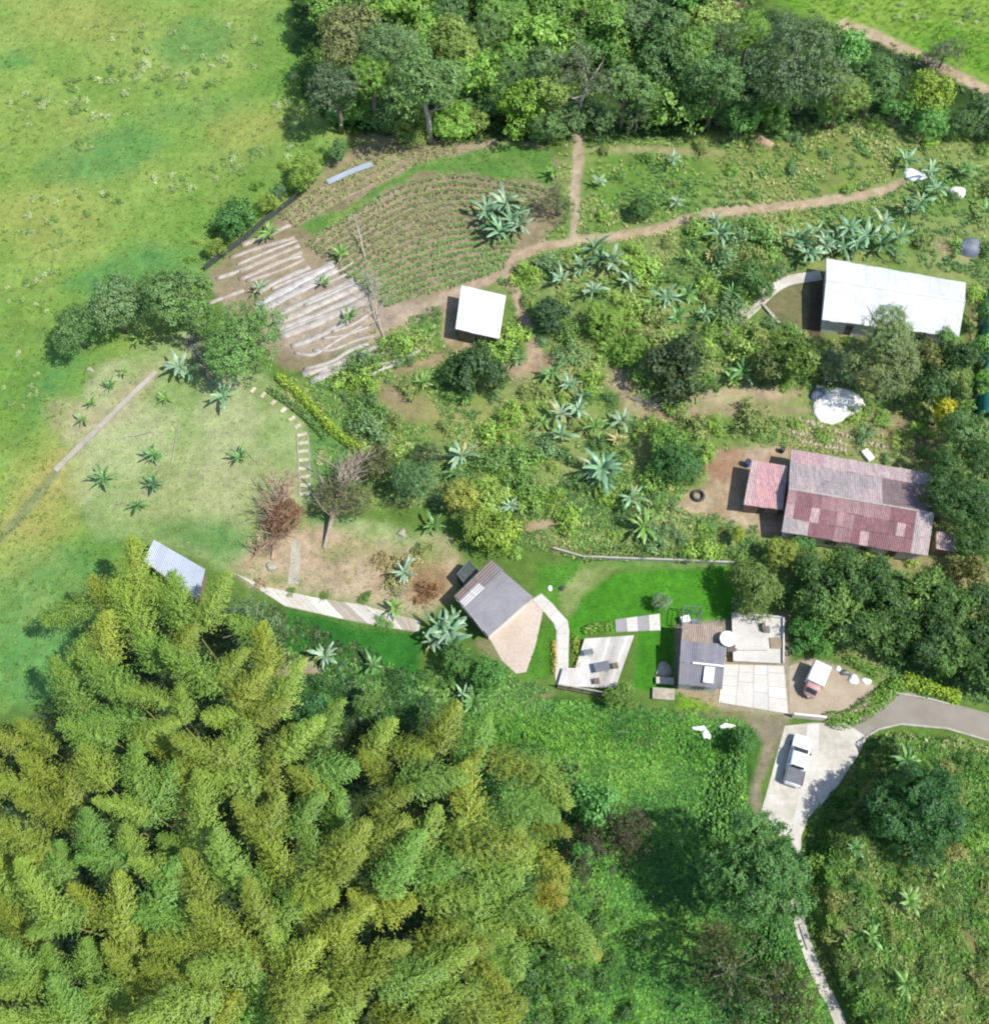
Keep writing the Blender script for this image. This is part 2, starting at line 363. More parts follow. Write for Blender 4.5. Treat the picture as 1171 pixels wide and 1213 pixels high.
PATCHES = [
 (ell(116, 186, 82, 32, -14), 14, LUSH, LUSH2, .72), (ell(232, 48, 46, 30, -10), 14, LUSH, LUSH2, .62), (ell(165, 318, 95, 26, -12), 12, LUSH, LUSH2, .7),
 (ell(10, 70, 26, 10, 0), 8, LUSH, LUSH2, .8), (ell(235, 130, 70, 14, -12), 14, LUSH, LUSH2, .4), (ell(330, 60, 40, 60, 0), 20, alb(112, 166, 72), alb(104, 160, 68), .55),
 (ell(330, 190, 60, 30, -30), 18, alb(112, 168, 70), alb(104, 160, 66), .5), (ell(260, 250, 60, 40, -30), 18, alb(122, 168, 70), alb(108, 162, 68), .5),
 (ell(40, 600, 40, 90, 24), 22, DRY, alb(196, 186, 112), .75), (ell(20, 440, 60, 110, 15), 30, alb(120, 166, 70), alb(104, 156, 70), .6),
 (ell(80, 420, 20, 90, 32), 16, LUSH, LUSH2, .6), (ell(60, 720, 80, 70, 0), 30, alb(124, 172, 94), alb(142, 178, 102), .9), (ell(30, 790, 90, 50, 0), 20, alb(108, 170, 90), alb(120, 176, 98), .9),
 (ell(110, 20, 60, 30, 0), 30, DRY, DRY, .55), (ell(300, 150, 60, 26, -10), 20, DRY, DRY, .5), (ell(60, 260, 70, 40, 0), 30, DRY, DRY, .5), (ell(40, 150, 60, 40, 0), 30, DRY, DRY, .3),
 (ell(150, 470, 60, 16, -40), 14, STRAW, SOIL, .5), (ell(80, 490, 30, 22, 0), 12, SOIL, STRAW, .55), (ell(250, 590, 90, 60, 0), 30, alb(178, 184, 122), alb(196, 190, 144), .4),
 (ell(250, 640, 70, 24, 14), 18, alb(118, 160, 84), LUSH, .8), (ell(395, 560, 34, 70, 0), 18, alb(120, 164, 82), LUSH, .7), (ell(120, 660, 50, 26, 0), 18, alb(110, 160, 74), LUSH, .7),
 ([(300, 650), (350, 625), (392, 625), (440, 645), (520, 640), (545, 668), (538, 705), (500, 728), (440, 716), (330, 700), (280, 680)], 12, alb(222, 194, 168), alb(200, 176, 144), .85),
 (ell(420, 655, 40, 10, -10), 12, alb(160, 166, 104), alb(180, 172, 120), .6), (ell(500, 660, 36, 18, 0), 14, alb(150, 166, 96), alb(170, 170, 110), .7), (ell(330, 690, 40, 8, 10), 8, alb(150, 160, 96), STRAW, .6), (ell(500, 690, 34, 22, 0), 10, alb(176, 140, 104), alb(160, 128, 96), .8),
 ([(300, 395), (345, 330), (430, 310), (470, 360), (520, 350), (470, 400), (400, 420), (350, 420)], 8, alb(206, 188, 168), alb(188, 170, 150), .85),
 ([(400, 420), (470, 395), (540, 370), (545, 400), (480, 440), (390, 455)], 10, alb(112, 150, 68), alb(132, 160, 80), .9),
 (ell(480, 480, 44, 20, 20), 12, SOIL2, alb(178, 158, 122), .75), (ell(560, 500, 70, 30, 10), 24, alb(168, 174, 98), alb(180, 176, 112), .55),
 ([(524, 345), (544, 338), (540, 400), (575, 402), (575, 412), (540, 418), (522, 400)], 4, SOIL2, SOIL, .85),
 (ell(628, 432, 34, 14, -15), 8, SOIL, SOIL2, .85), (ell(740, 452, 26, 20, 0), 8, SOIL, STRAW, .85), (ell(765, 482, 40, 16, 10), 8, SOIL2, STRAW, .8), (ell(800, 492, 40, 8, 0), 6, SOIL2, SOIL, .8),
 (ell(880, 470, 70, 12, -4), 8, SOIL, STRAW, .85), (ell(880, 486, 80, 8, 0), 6, SOIL, SOIL2, .6), (ell(640, 622, 30, 6, -12), 5, SOIL, SOIL2, .9),
 ([(798, 602), (812, 585), (838, 575), (850, 535), (900, 528), (938, 528), (930, 560), (930, 600), (930, 632), (900, 636), (850, 612), (800, 612)], 6, alb(220, 196, 168), alb(198, 164, 136), .95),
 (ell(860, 555, 26, 20, 0), 8, alb(176, 134, 106), SOIL2, .7), ([(938, 500), (1100, 505), (1130, 560), (1050, 545), (940, 530)], 8, alb(190, 172, 138), alb(160, 156, 102), .7),
 (ell(1075, 510, 46, 16, 14), 8, alb(160, 132, 108), SOIL2, .7), ([(990, 650), (1171, 668), (1171, 740), (1080, 680), (990, 668)], 10, alb(176, 164, 118), SOIL2, .7),
 (ell(1035, 740, 30, 16, 20), 8, SOIL, STRAW, .6), ([(930, 788), (962, 780), (1000, 792), (1036, 812), (1028, 840), (985, 852), (934, 848)], 3, alb(206, 190, 168), alb(178, 162, 140), .95),
 ([(880, 846), (935, 850), (930, 870), (900, 930), (898, 975), (885, 950), (905, 880), (885, 860)], 4, alb(186, 172, 150), alb(160, 148, 124), .9),
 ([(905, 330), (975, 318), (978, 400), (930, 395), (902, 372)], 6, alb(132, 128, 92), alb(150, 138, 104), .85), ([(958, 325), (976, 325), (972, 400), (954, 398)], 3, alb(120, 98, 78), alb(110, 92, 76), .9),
 (ell(900, 170, 100, 24, -4), 14, alb(150, 168, 84), alb(166, 166, 100), .7), (ell(960, 205, 90, 34, -8), 14, alb(138, 164, 76), alb(160, 162, 100), .7), (ell(760, 215, 70, 42, 0), 18, alb(108, 156, 60), alb(122, 164, 72), .7),
 (ell(440, 192, 80, 16, -24), 12, alb(152, 164, 104), alb(176, 168, 124), .7), (ell(780, 178, 80, 5, 2), 6, SOIL, STRAW, .6), (ell(480, 168, 70, 6, 4), 6, SOIL, STRAW, .7), (ell(850, 6, 34, 10, 0), 5, SOIL2, SOIL, .9), (ell(620, 825, 36, 7, -3), 5, SOIL2, alb(178, 158, 112), .8),
 (ell(355, 790, 26, 14, 0), 5, alb(206, 168, 150), SOIL, .9), (ell(745, 860, 34, 24, 0), 14, alb(150, 140, 106), alb(126, 140, 86), .7), (ell(850, 852, 60, 8, 3), 8, alb(156, 150, 112), SOIL2, .6),
 (ell(1090, 1080, 70, 60, 0), 40, alb(164, 150, 104), alb(140, 142, 80), .6), (ell(1020, 1130, 24, 70, -14), 12, alb(160, 150, 112), alb(130, 140, 84), .6), (ell(1140, 1120, 40, 50, 0), 30, alb(150, 132, 92), alb(140, 142, 80), .5),
 ([(660, 700), (690, 672), (735, 668), (720, 684), (690, 705), (676, 730), (668, 730)], 5, alb(150, 170, 96), alb(170, 178, 118), .8), (ell(780, 668, 95, 5, 1), 4, alb(120, 168, 84), alb(140, 174, 98), .7),
 ([(576, 752), (610, 800), (585, 790), (560, 760)], 5, alb(170, 156, 126), alb(120, 146, 78), .7), ([(800, 738), (935, 725), (935, 850), (850, 840), (800, 820)], 3, alb(190, 180, 162), SOIL, .9),
 (ell(1160, 400, 16, 60, 0), 6, alb(112, 96, 76), alb(130, 112, 88), .8), (ell(1130, 295, 30, 14, 10), 8, SOIL, STRAW, .6),
]
TRACKS = [  # trodden earth paths: line, half width px, tones
 ([(1066, 216), (1045, 226), (1000, 236), (940, 243), (870, 250), (820, 256), (780, 271), (740, 278), (690, 284), (640, 293), (606, 304)], 5.5, alb(222, 196, 168), alb(204, 178, 150)),
 ([(606, 302), (598, 325), (612, 345), (618, 372), (628, 400), (632, 425)], 7, alb(214, 188, 162), alb(196, 170, 144)),
 ([(686, 160), (684, 200), (681, 240), (679, 278)], 6, alb(222, 200, 176), alb(200, 176, 150)),
 ([(600, 322), (560, 340), (520, 354), (480, 374), (440, 402)], 5, alb(212, 190, 164), alb(196, 174, 148)),
 ([(545, 405), (520, 425), (470, 440)], 5, alb(186, 164, 128), alb(160, 150, 104)),
 ([(1000, 28), (1040, 42), (1075, 60), (1110, 78), (1140, 92), (1180, 115)], 6, alb(226, 200, 172), alb(206, 178, 148)),
 ([(700, 655), (660, 650), (630, 630)], 4, alb(190, 160, 124), alb(150, 150, 90)),
 ([(230, 405), (240, 420), (250, 440)], 9, alb(150, 148, 136), alb(132, 136, 112)),
 ([(0, 640), (40, 590), (66, 560)], 5, alb(150, 160, 112), alb(160, 166, 116)),
]
def ground_tint(x, y):
    z = height(x, y); u, v = proj(x, y, z)
    wu = (fbm(x, y, 5, 3, 11) - .5); wv = (fbm(x, y, 5, 3, 23) - .5)
    uu, vv = u + 26 * wu, v + 20 * wv; us, vs = u + 6 * wu, v + 5 * wv
    c = np.tile(np.array(alb(112, 146, 66)), (len(x), 1))
    near = (u > -500) & (u < 1700) & (v > -400) & (v < 1700)
    g = fbm(x, y, 1.1, 2, 71)[:, None]
    def box(pl, mrg):
        q = np.array(pl); return np.nonzero(near & (u > q[:, 0].min() - mrg) & (u < q[:, 0].max() + mrg) & (v > q[:, 1].min() - mrg) & (v < q[:, 1].max() + mrg))[0]
    def lay(ix, m, a, b, sc, seed):
        n = sstep(.3, .7, fbm(x[ix], y[ix], sc, 4, seed))[:, None]; m = m[:, None]
        c[ix] = c[ix] * (1 - m) + (np.array(a) * (1 - n) + np.array(b) * n) * m
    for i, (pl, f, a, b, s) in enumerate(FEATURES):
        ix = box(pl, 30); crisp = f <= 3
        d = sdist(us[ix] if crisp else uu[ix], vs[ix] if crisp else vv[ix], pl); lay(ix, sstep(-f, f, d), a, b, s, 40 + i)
    for i, (pl, f, a, b, k) in enumerate(PATCHES):
        ix = box(pl, 45)
        d = sdist(us[ix] if f <= 6 else uu[ix], vs[ix] if f <= 6 else vv[ix], pl); m = sstep(-f, f, d) * k
        if f > 3: m = np.clip(m * (0.72 + 0.6 * fbm(x[ix], y[ix], 2.2, 3, 90 + i)), 0, 1)
        lay(ix, m, a, b, 1.6, 60 + i)
    for i, (ln, hw, a, b) in enumerate(TRACKS):
        ix = box(ln, 30); d = ldist(us[ix], vs[ix], ln) + 5 * (fbm(x[ix], y[ix], 1.5, 2, 33 + i) - .5); lay(ix, sstep(hw + 3, hw - 2, d) * .92, a, b, 1.4, 30 + i)
    return c * (0.7 + 0.36 * g + 0.24 * fbm(x, y, 3.6, 3, 72)[:, None])
fx = np.arange(-84, 84.01, 0.36); fy = np.arange(-6, 150.01, 0.36)
def grow(a, sign, n=26):
    s = 0.6; o = []; p = a
    for _ in range(n): p += sign * s; s *= 1.36; o.append(p)
    return np.array(o)
gx = np.concatenate([grow(fx[0], -1)[::-1], fx, grow(fx[-1], 1)]); gy = np.concatenate([grow(fy[0], -1)[::-1], fy, grow(fy[-1], 1)])
X, Y = np.meshgrid(gx, gy); xf, yf = X.ravel(), Y.ravel(); zf = height(xf, yf)
nx, ny = len(gx), len(gy); idx = np.arange(nx * ny).reshape(ny, nx)
F = np.stack([idx[:-1, :-1], idx[:-1, 1:], idx[1:, 1:], idx[1:, :-1]], -1).reshape(-1, 4)
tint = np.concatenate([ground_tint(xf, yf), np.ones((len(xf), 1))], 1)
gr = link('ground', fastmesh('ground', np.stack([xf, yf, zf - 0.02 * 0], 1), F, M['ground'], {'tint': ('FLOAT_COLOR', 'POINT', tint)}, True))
tag(gr, 'rolling green pasture, weeds and bare earth of the farm', 'ground', kind='structure')

def sheet(name, px, dz, mat, label=None, cat=None, kind='structure', step=1.2, parent=None, smoothz=None):
    """a sheet laid on the land: outline in pixels, draped on a fine grid of points"""
    import bmesh
    bm = bmesh.new(); pts = [G(u, v) for u, v in px]
    f = bm.faces.new([bm.verts.new((p.x, p.y, 0)) for p in pts]); bmesh.ops.triangulate(bm, faces=[f])
    for _ in range(5):
        ed = [e for e in bm.edges if e.calc_length() > step * 1.5]
        if not ed: break
        bmesh.ops.subdivide_edges(bm, edges=ed, cuts=1); bmesh.ops.triangulate(bm, faces=[f for f in bm.faces if len(f.verts) > 3])
    co = np.array([v.co[:] for v in bm.verts]); z = height(co[:, 0], co[:, 1]) + dz
    for v, zz in zip(bm.verts, z): v.co.z = zz
    bm.normal_update()
    for f in bm.faces:
        if f.normal.z < 0: f.normal_flip()
    m = bpy.data.meshes.new(name); bm.to_mesh(m); bm.free(); m.materials.append(mat)
    o = link(name, m, parent)
    if kind or label: tag(o, label, cat, kind=kind)
    return o
def ribbon(name, px, half_m, dz, mat, z0=None, thick=0.0, wob=0.0, parent=None, nseg=None, crown=0.0):
    """a strip along a line of pixels; returns mesh object"""
    P = [G(u, v) for u, v in px]; P = catmull(P, nseg or 5)
    V = []; F = []; n = len(P)
    for i, p in enumerate(P):
        t = P[min(i + 1, n - 1)] - P[max(i - 1, 0)]; s = Vector((-t.y, t.x, 0)).normalized()
        h = half_m * (1 + wob * (random.random() - .5))
        if thick or crown:
            prof = [(-1, -0.1), (-0.8, thick), (0, thick + crown), (0.8, thick), (1, -0.1)]
        else: prof = [(-1, 0), (1, 0)]
        for a, b in prof:
            q = p + s * h * a; zz = float(height(np.array([q.x]), np.array([q.y]))[0]) if z0 is None else z0
            V.append((q.x, q.y, zz + dz + b))
        k = len(prof)
        if i:
            for j in range(k - 1): F.append(((i - 1) * k + j, (i - 1) * k + j + 1, i * k + j + 1, i * k + j))
    k = len(prof)
    if thick or crown: F += [tuple(range(k - 1, -1, -1)), tuple(range((n - 1) * k, n * k))]
    F = [tuple(reversed(f)) for f in F]
    return link(name, meshdata(name, V, F, mat, bool(crown)), parent)
def catmull(P, k=5):
    if len(P) < 3: 
        return [P[0].lerp(P[-1], i / (k * 2)) for i in range(k * 2 + 1)]
    o = []; Q = [2 * P[0] - P[1]] + P + [2 * P[-1] - P[-2]]
    for i in range(1, len(Q) - 2):
        a, b, c, d = Q[i - 1:i + 3]
        for j in range(k):
            t = j / k; o.append(0.5 * ((2 * b) + (c - a) * t + (2 * a - 5 * b + 4 * c - d) * t * t + (3 * b - a - 3 * c + d) * t ** 3))
    o.append(P[-1]); return o

# roads and pavings
sheet('road', [(1003, 858), (1032, 842), (1058, 822), (1075, 820), (1130, 834), (1190, 850), (1190, 882), (1120, 864), (1066, 858), (1044, 862), (1030, 872), (1012, 880)], 0.012, M['asphalt'], 'grey asphalt lane entering from the right edge', 'road')
sheet('driveway', [(929, 860), (962, 856), (1002, 857), (1026, 873), (1014, 897), (992, 930), (972, 954), (957, 968), (948, 992), (922, 990), (898, 972), (910, 930)], 0.024, M['oldconcrete'], 'stained pale concrete driveway under the parked pickup', 'driveway')
sheet('driveway_track', [(956, 858), (970, 857), (968, 900), (955, 960), (944, 988), (936, 986), (948, 930)], 0.032, M['concrete'], 'bright straight concrete strip across the driveway', 'driveway')
ribbon('footpath', [(942, 985), (941, 1040), (946, 1090), (958, 1130), (972, 1165), (990, 1200), (1004, 1240)], 0.55, 0.03, M['oldconcrete'])
tag(bpy.data.objects['footpath'], 'narrow grey footpath running down from the driveway', 'footpath', kind='structure')

# ------------------------------------------------------------------ buildings
def bil(A, B, C, D, s, t): return (A.lerp(B, s)).lerp(D.lerp(C, s), t)
def roof_sheets(roof, A, B, C, D, cols, rows, mat, colour, corr=5, amp=0.034, jitter=0.025):
    n = (B - A).cross(D - A).normalized()
    if n.z < 0: n = -n
    for i in range(cols):
        for j in range(rows):
            s0, s1 = i / cols, (i + 1) / cols; t0, t1 = j / rows, min(1, (j + 1) / rows)
            V = []; m = corr * 2; lift = random.uniform(0.0, jitter) + 0.03 * (rows - 1 - j) / max(rows, 1)
            e0, e1 = random.uniform(-.006, .006), random.uniform(-.012, .012)
            for k in range(m + 1):
                s = s0 + (s1 - s0) * k / m; h = (amp if k % 2 else -amp) + lift
                V.append(bil(A, B, C, D, s, t0 + e0 * (j > 0)) + n * h); V.append(bil(A, B, C, D, s, t1 + e1) + n * (h + 0.01))
            Fq = [(2 * k, 2 * k + 1, 2 * k + 3, 2 * k + 2) for k in range(m)]
            o = link('roof_sheet', meshdata('roof_sheet', V, Fq, mat), roof)
            c = colour(i, j); o.color = (*c, 1)
def slab(name, A, B, C, D, th, mat, parent):
    n = (B - A).cross(D - A).normalized()
    if n.z < 0: n = -n
    top = [p - n * 0.05 for p in (A, B, C, D)]; bot = [p - n * (0.05 + th) for p in (A, B, C, D)]
    return link(name, meshdata(name, top + bot, [(0, 1, 2, 3), (7, 6, 5, 4), (0, 4, 5, 1), (1, 5, 6, 2), (2, 6, 7, 3), (3, 7, 4, 0)], mat), parent)
def inset(quad, d):
    c = sum((Vector((p.x, p.y, 0)) for p in quad), Vector()) / len(quad); out = []
    for p in quad:
        q = Vector((p.x, p.y, 0)); r = (c - q); out.append(q + r.normalized() * d * 1.3)
    return out
def opening(wall_parent, a, b, s, z0, z1, wid, name, mat, off=0.03):
    """door or window standing proud on the wall from a to b"""
    d = (b - a); L = d.length; d.normalize(); nrm = Vector((d.y, -d.x, 0)); c = a + d * L * s + nrm * off
    mb = MB(); mb.box((c.x, c.y, (z0 + z1) / 2), (wid, 0.08, z1 - z0), math.atan2(d.y, d.x))
    o = mb.build(name, mat, wall_parent); mf = MB(); c2 = c + nrm * 0.02; rz = math.atan2(d.y, d.x)
    for zz, hh in ((z0 - .04, .08), (z1 + .04, .08)): mf.box((c2.x, c2.y, zz), (wid + .2, .1, hh), rz)
    for sg in (-1, 1):
        q = c2 + d * sg * (wid / 2 + .04); mf.box((q.x, q.y, (z0 + z1) / 2), (.08, .1, z1 - z0), rz)
    mf.build('frame', M['wood'], o); return o
def house(name, label, cat, quad_px, z_e, z_r, ridge, cols, rows, mat, colour, wallmat, uv, ins=0.5, corr=5, openings=()):
    """quad_px TL TR BR BL roof corners; ridge=None: single slope (TL/TR at z_r, BL/BR at z_e), else fraction of the way down where the ridge runs"""
    TL, TR, BR, BL = quad_px
    root = empty(name); tag(root, label, cat, uv=uv)
    if ridge is None:
        A, B, C, D = W(*TL, z_r), W(*TR, z_r), W(*BR, z_e), W(*BL, z_e); planes = [(A, B, C, D, rows)]; foot = [A, B, C, D]
        tops = [z_r, z_r, z_e, z_e]
    else:
        A, B, C, D = W(*TL, z_e), W(*TR, z_e), W(*BR, z_e), W(*BL, z_e)
        lp = [TL[k] + (BL[k] - TL[k]) * ridge for k in (0, 1)]; rp = [TR[k] + (BR[k] - TR[k]) * ridge for k in (0, 1)]
        R0, R1 = W(*lp, z_r), W(*rp, z_r); R0 = Vector((*(A.lerp(D, ridge)).xy, z_r)); R1 = Vector((*(B.lerp(C, ridge)).xy, z_r))
        planes = [(R0, R1, B, A, rows), (R0, R1, C, D, rows)]; foot = [A, B, C, D]; tops = [z_e] * 4
    base = Vector((sum(p.x for p in foot) / 4, sum(p.y for p in foot) / 4, 0)); root.location = base
    par = Matrix.Translation(-base)
    kids = []
    w_ = inset(foot, ins); wb = MB()
    for i in range(4):
        a, b = w_[i], w_[(i + 1) % 4]; d = (b - a).normalized(); nn = Vector((-d.y, d.x, 0)); th = .16
        za, zb = tops[i] - .16, tops[(i + 1) % 4] - .16
        q = [a, b, b - nn * th, a - nn * th]
        wb.add([(p.x, p.y, -0.15) for p in q] + [(q[0].x, q[0].y, za), (q[1].x, q[1].y, zb), (q[2].x, q[2].y, zb), (q[3].x, q[3].y, za)],
               [(0, 1, 2, 3), (7, 6, 5, 4), (0, 4, 5, 1), (1, 5, 6, 2), (2, 6, 7, 3), (3, 7, 4, 0)])
    if ridge is not None:                       # gable triangles
        for p, q, r in ((w_[0], w_[3], R0), (w_[1], w_[2], R1)):
            m_ = p.lerp(q, ridge); wb.add([(p.x, p.y, z_e - .2), (q.x, q.y, z_e - .2), (m_.x, m_.y, z_r - .22)], [(0, 1, 2)])
    wl = wb.build('wall', wallmat, root)
    for (side, s, z0, z1, wd, nm) in openings:
        opening(wl, w_[(side + 1) % 4], w_[side], s, z0, z1, wd, nm, M['darkwood'] if nm == 'door' else M['glass'])
    first = True
    for k, (a, b, c, d, r) in enumerate(planes):
        rf = slab('roof', a, b, c, d, .07, M['darkwood'], root)
        roof_sheets(rf, a, b, c, d, cols, r, mat, (lambda i, j, k=k: colour(k, i, j)), corr)
    if ridge is not None:
        cap = MB(); cap.tube([R0 + Vector((0, 0, .05)), R1 + Vector((0, 0, .05))], .12, 6); cap.build('ridge_cap', mat, root).color = (*colour(0, 0, 0), 1)
    for ch in root.children: ch.matrix_parent_inverse = par
    return root
def jit(c, a=.06):
    b = 1 + random.uniform(-a, a); w_ = random.uniform(-a, a) * .22          # brightness, and a little warmth
    return (max(0, c[0] * b * (1 + w_)), max(0, c[1] * b), max(0, c[2] * b * (1 - w_)))
# small white shed beside the crop rows
shed = house('shed', 'small square shed with a plain white sheet roof below the crop rows', 'shed', [(546, 338), (599, 350), (591, 401), (539, 390)], 2.5, 2.9, None, 6, 1, M['white_roof'], lambda k, i, j: jit((1, 1, 1), .05), M['woodwall'], (568, 369), .35, 4, [(2, .5, 0.05, 1.9, .9, 'door')])
# long white-roofed house
white_house = house('house', 'long low house with a bright white metal roof beside banana plants', 'house', [(978, 306), (1143, 335), (1135, 399), (973, 379)], 2.7, 3.4, .42, 17, 1, M['white_roof'], lambda k, i, j: jit((1, 1, 1.01), .06), M['wall'], (1058, 352), .45, 5,
    [(2, .2, .05, 2.0, .9, 'door'), (2, .45, .9, 2.0, 1.2, 'window'), (2, .75, .9, 2.0, 1.2, 'window'), (3, .5, .9, 2.0, 1.2, 'window')])
# red-roofed house
PINK, PALE, GREYR, RED, DRED, WPINK = alb(246, 206, 206), alb(248, 222, 218), alb(222, 207, 203), alb(206, 156, 156), alb(184, 134, 137), alb(240, 222, 216)
def redcol(k, i, j):
    r = float(vnoise(i * 1.0, j * 1.6 + 9 * k, 2.2, 4)); mixd = lambda a, b, f: tuple(x * (1 - f) + y * f for x, y in zip(a, b))
    if k == 0:                                  # far slope: j=0 at the ridge
        if j >= 2: return jit(PALE if i > 3 else PINK, .04)
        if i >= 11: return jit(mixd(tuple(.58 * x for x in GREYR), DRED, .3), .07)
        return jit(mixd(GREYR, PALE, sstep(.4, .8, r)), .05)
    if i >= 15: return jit(WPINK, .05)
    if j == 2 and i < 3: return jit(GREYR, .05)
    if random.random() < .12: return jit(mixd(RED, PALE, .7), .05)
    return jit(mixd(DRED, mixd(RED, PALE, .25), float(sstep(.3, .75, r))), .08)
red_house = house('house', 'large house with patched faded red and grey sheet roof', 'house', [(936, 532), (1103, 561), (1098, 659), (925, 630)], 2.6, 4.0, .56, 17, 3, M['red_roof'], redcol, M['wall'], (1015, 595), .5, 5,
    [(2, .15, .05, 2.0, .9, 'door'), (2, .35, .9, 1.9, 1.2, 'window'), (2, .6, .9, 1.9, 1.2, 'window'), (2, .8, .05, 2.0, .9, 'door'), (3, .7, .9, 1.9, 1.0, 'window')])
house('annex', 'small annex with clean pink sheet roof left of the red-roofed house', 'annex', [(890, 545), (933, 552), (927, 604), (880, 598)], 2.3, 2.6, None, 5, 1, M['red_roof'], lambda k, i, j: jit(alb(248, 196, 196) if 0 < i < 4 else alb(238, 205, 200), .04), M['brickwall'], (906, 575), .4, 4, [(2, .5, .05, 1.9, .9, 'door')])
house('lean_to', 'little pale pink sheet lean-to at the right end of the red-roofed house', 'lean-to', [(1108, 629), (1130, 633), (1129, 654), (1108, 650)], 2.1, 2.3, None, 3, 1, M['red_roof'], lambda k, i, j: jit(alb(240, 212, 208), .04), M['woodwall'], (1119, 641), .25, 3)
# grey-roofed house turned on its corner
GR = (1, 1, 1)
grey_house = house('house', 'cabin with a slate grey sheet roof turned at an angle', 'house', [(583, 666), (631, 707), (578, 754), (538, 707)], 2.7, 3.3, None, 7, 1, M['grey_roof'], lambda k, i, j: jit((1, 1, 1.03), .05), M['wall'], (588, 712), .45, 5, [(2, .5, .05, 2.0, .9, 'door')])
# left strip of that roof in other sheets, lying just over it
A, B, C, D = W(581, 663, 3.42), W(596, 675, 3.40), W(551, 718, 2.86), W(537, 706, 2.88)
strip = empty('roof_extension', ((A + C) / 2)); tag(strip, 'white and brown sheet strip along the left edge of the grey roof', 'roof extension', uv=(566, 690))
st = slab('frame', A, B, C, D, .05, M['darkwood'], strip); st.matrix_parent_inverse = Matrix.Translation(-strip.location)
roof_sheets(st, A, B, C, D, 2, 4, M['grey_roof'], lambda i, j: (jit(alb(214, 190, 176, 1.0), .08) if i == 0 else (jit((.62, .58, .56), .1) if j < 2 else jit((1.7, 1.68, 1.64), .04))), 3)
# shade-net cage behind it
cage = empty('net_cage', G(554, 676)); tag(cage, 'small dark green net cage against the grey-roofed cabin', 'cage', uv=(554, 676))
q = [W(u, v, 2.0) - cage.location for u, v in ((555, 664), (565, 675), (551, 692), (541, 680))]
for p in q: MB().tube([(p.x, p.y, -0.05), (p.x, p.y, p.z)], .05, 5).build('post', M['steel'], cage)
for a, b in zip(q, q[1:] + q[:1]): MB().tube([a, b], .05, 5).build('rail', M['steel'], cage)
link('net', meshdata('net', [p - Vector((0, 0, .06)) for p in q] + [Vector((p.x, p.y, .02)) for p in q], [(0, 1, 2, 3), (0, 4, 5, 1), (1, 5, 6, 2), (2, 6, 7, 3), (3, 7, 4, 0)], M['net']), cage)
# blue-grey shed by the bamboo
house('shed', 'pale blue-grey mono-pitch shed roof half under the bamboo', 'shed', [(182, 639), (243, 674), (234, 712), (170, 664)], 2.4, 2.8, None, 7, 1, M['blue_roof'], lambda k, i, j: jit((1, 1, 1.02), .04), M['woodwall'], (205, 668), .3, 5)
# dark-roofed house with flat brown roof behind
def darkcol(k, i, j): return jit((1.0, 1.0, 1.05), .12)
solar = house('house', 'compact house with dark grey panelled sheet roof beside the slab patio', 'house', [(806, 759), (860, 763), (855, 816), (803, 810)], 3.0, 3.4, None, 8, 2, M['dark_roof'], darkcol, M['wall'], (830, 787), .4, 3, [(1, .5, .05, 2.0, .9, 'door'), (2, .5, .9, 2.0, 1.2, 'window')])
p = [W(u, v, 3.33) for u, v in ((834, 789), (847, 790), (845, 810), (832, 808))]
sk = empty('skylight', (p[0] + p[2]) / 2); tag(sk, 'white translucent skylight panel set in the dark roof', 'skylight', uv=(840, 799))
l_ = [v - sk.location for v in p]
link('panel', meshdata('panel', l_ + [v - Vector((0, 0, .3)) for v in l_], [(3, 2, 1, 0), (0, 1, 5, 4), (1, 2, 6, 5), (2, 3, 7, 6), (3, 0, 4, 7)], M['whiteplastic']), sk)
mbf = MB(); [mbf.tube([a, b], .05, 4) for a, b in zip(l_, l_[1:] + l_[:1])]; mbf.build('frame', M['steel'], sk)
pp = MB(); pp.tube([W(820, 785, 3.45), W(857, 789, 3.42)], .09, 6); o = pp.build('roof_pipe', M['whiteplastic']); tag(o, 'thin white pipe lying across the dark panelled roof', 'pipe', uv=(838, 787))
house('house', 'flat brown-tiled rear room behind the dark panelled roof', 'house', [(808, 738), (855, 742), (854, 764), (806, 760)], 2.9, 3.0, None, 6, 1, M['red_roof'], lambda k, i, j: jit(alb(205, 182, 164), .05), M['wall'], (830, 750), .3, 3)
# upper terrace block with pale flat roof
tb = empty('raised_terrace', G(895, 770)); tag(tb, 'raised pale concrete terrace between the tank and the trees', 'terrace', uv=(896, 755))
wq = [W(u, v, .8) - tb.location for u, v in ((866, 727), (927, 732), (927, 786), (868, 783))]
mb = MB(); mb.prism([(v.x, v.y) for v in inset(wq, .15)], -.1, .7); mb.build('wall', M['wall'], tb)
mb = MB(); mb.prism([(v.x, v.y) for v in wq], 0.7, .85); rf = mb.build('floor', M['concrete'], tb)
for (u0, v0, u1, v1) in ((866, 727, 927, 732), (927, 732, 927, 786)):
    a, b = W(u0, v0, .85) - tb.location, W(u1, v1, .85) - tb.location
    d = b - a; mb = MB(); mb.box(((a.x + b.x) / 2, (a.y + b.y) / 2, .99), (d.length, .18, .3), math.atan2(d.y, d.x)); mb.build('parapet', M['concrete'], tb)
for u, v, sx, sy, h, m in ((903, 744, .35, .9, .5, 'darkwood'), (907, 746, .7, .7, .25, 'steel'), (890, 770, 3.2, .15, .25, 'concrete'), (918, 762, 1.2, 1.2, .12, 'soil')):
    c = W(u, v, .85) - tb.location; MB().box((c.x, c.y, .852 + h / 2), (sx, sy, h)).build('block', M[m], tb)
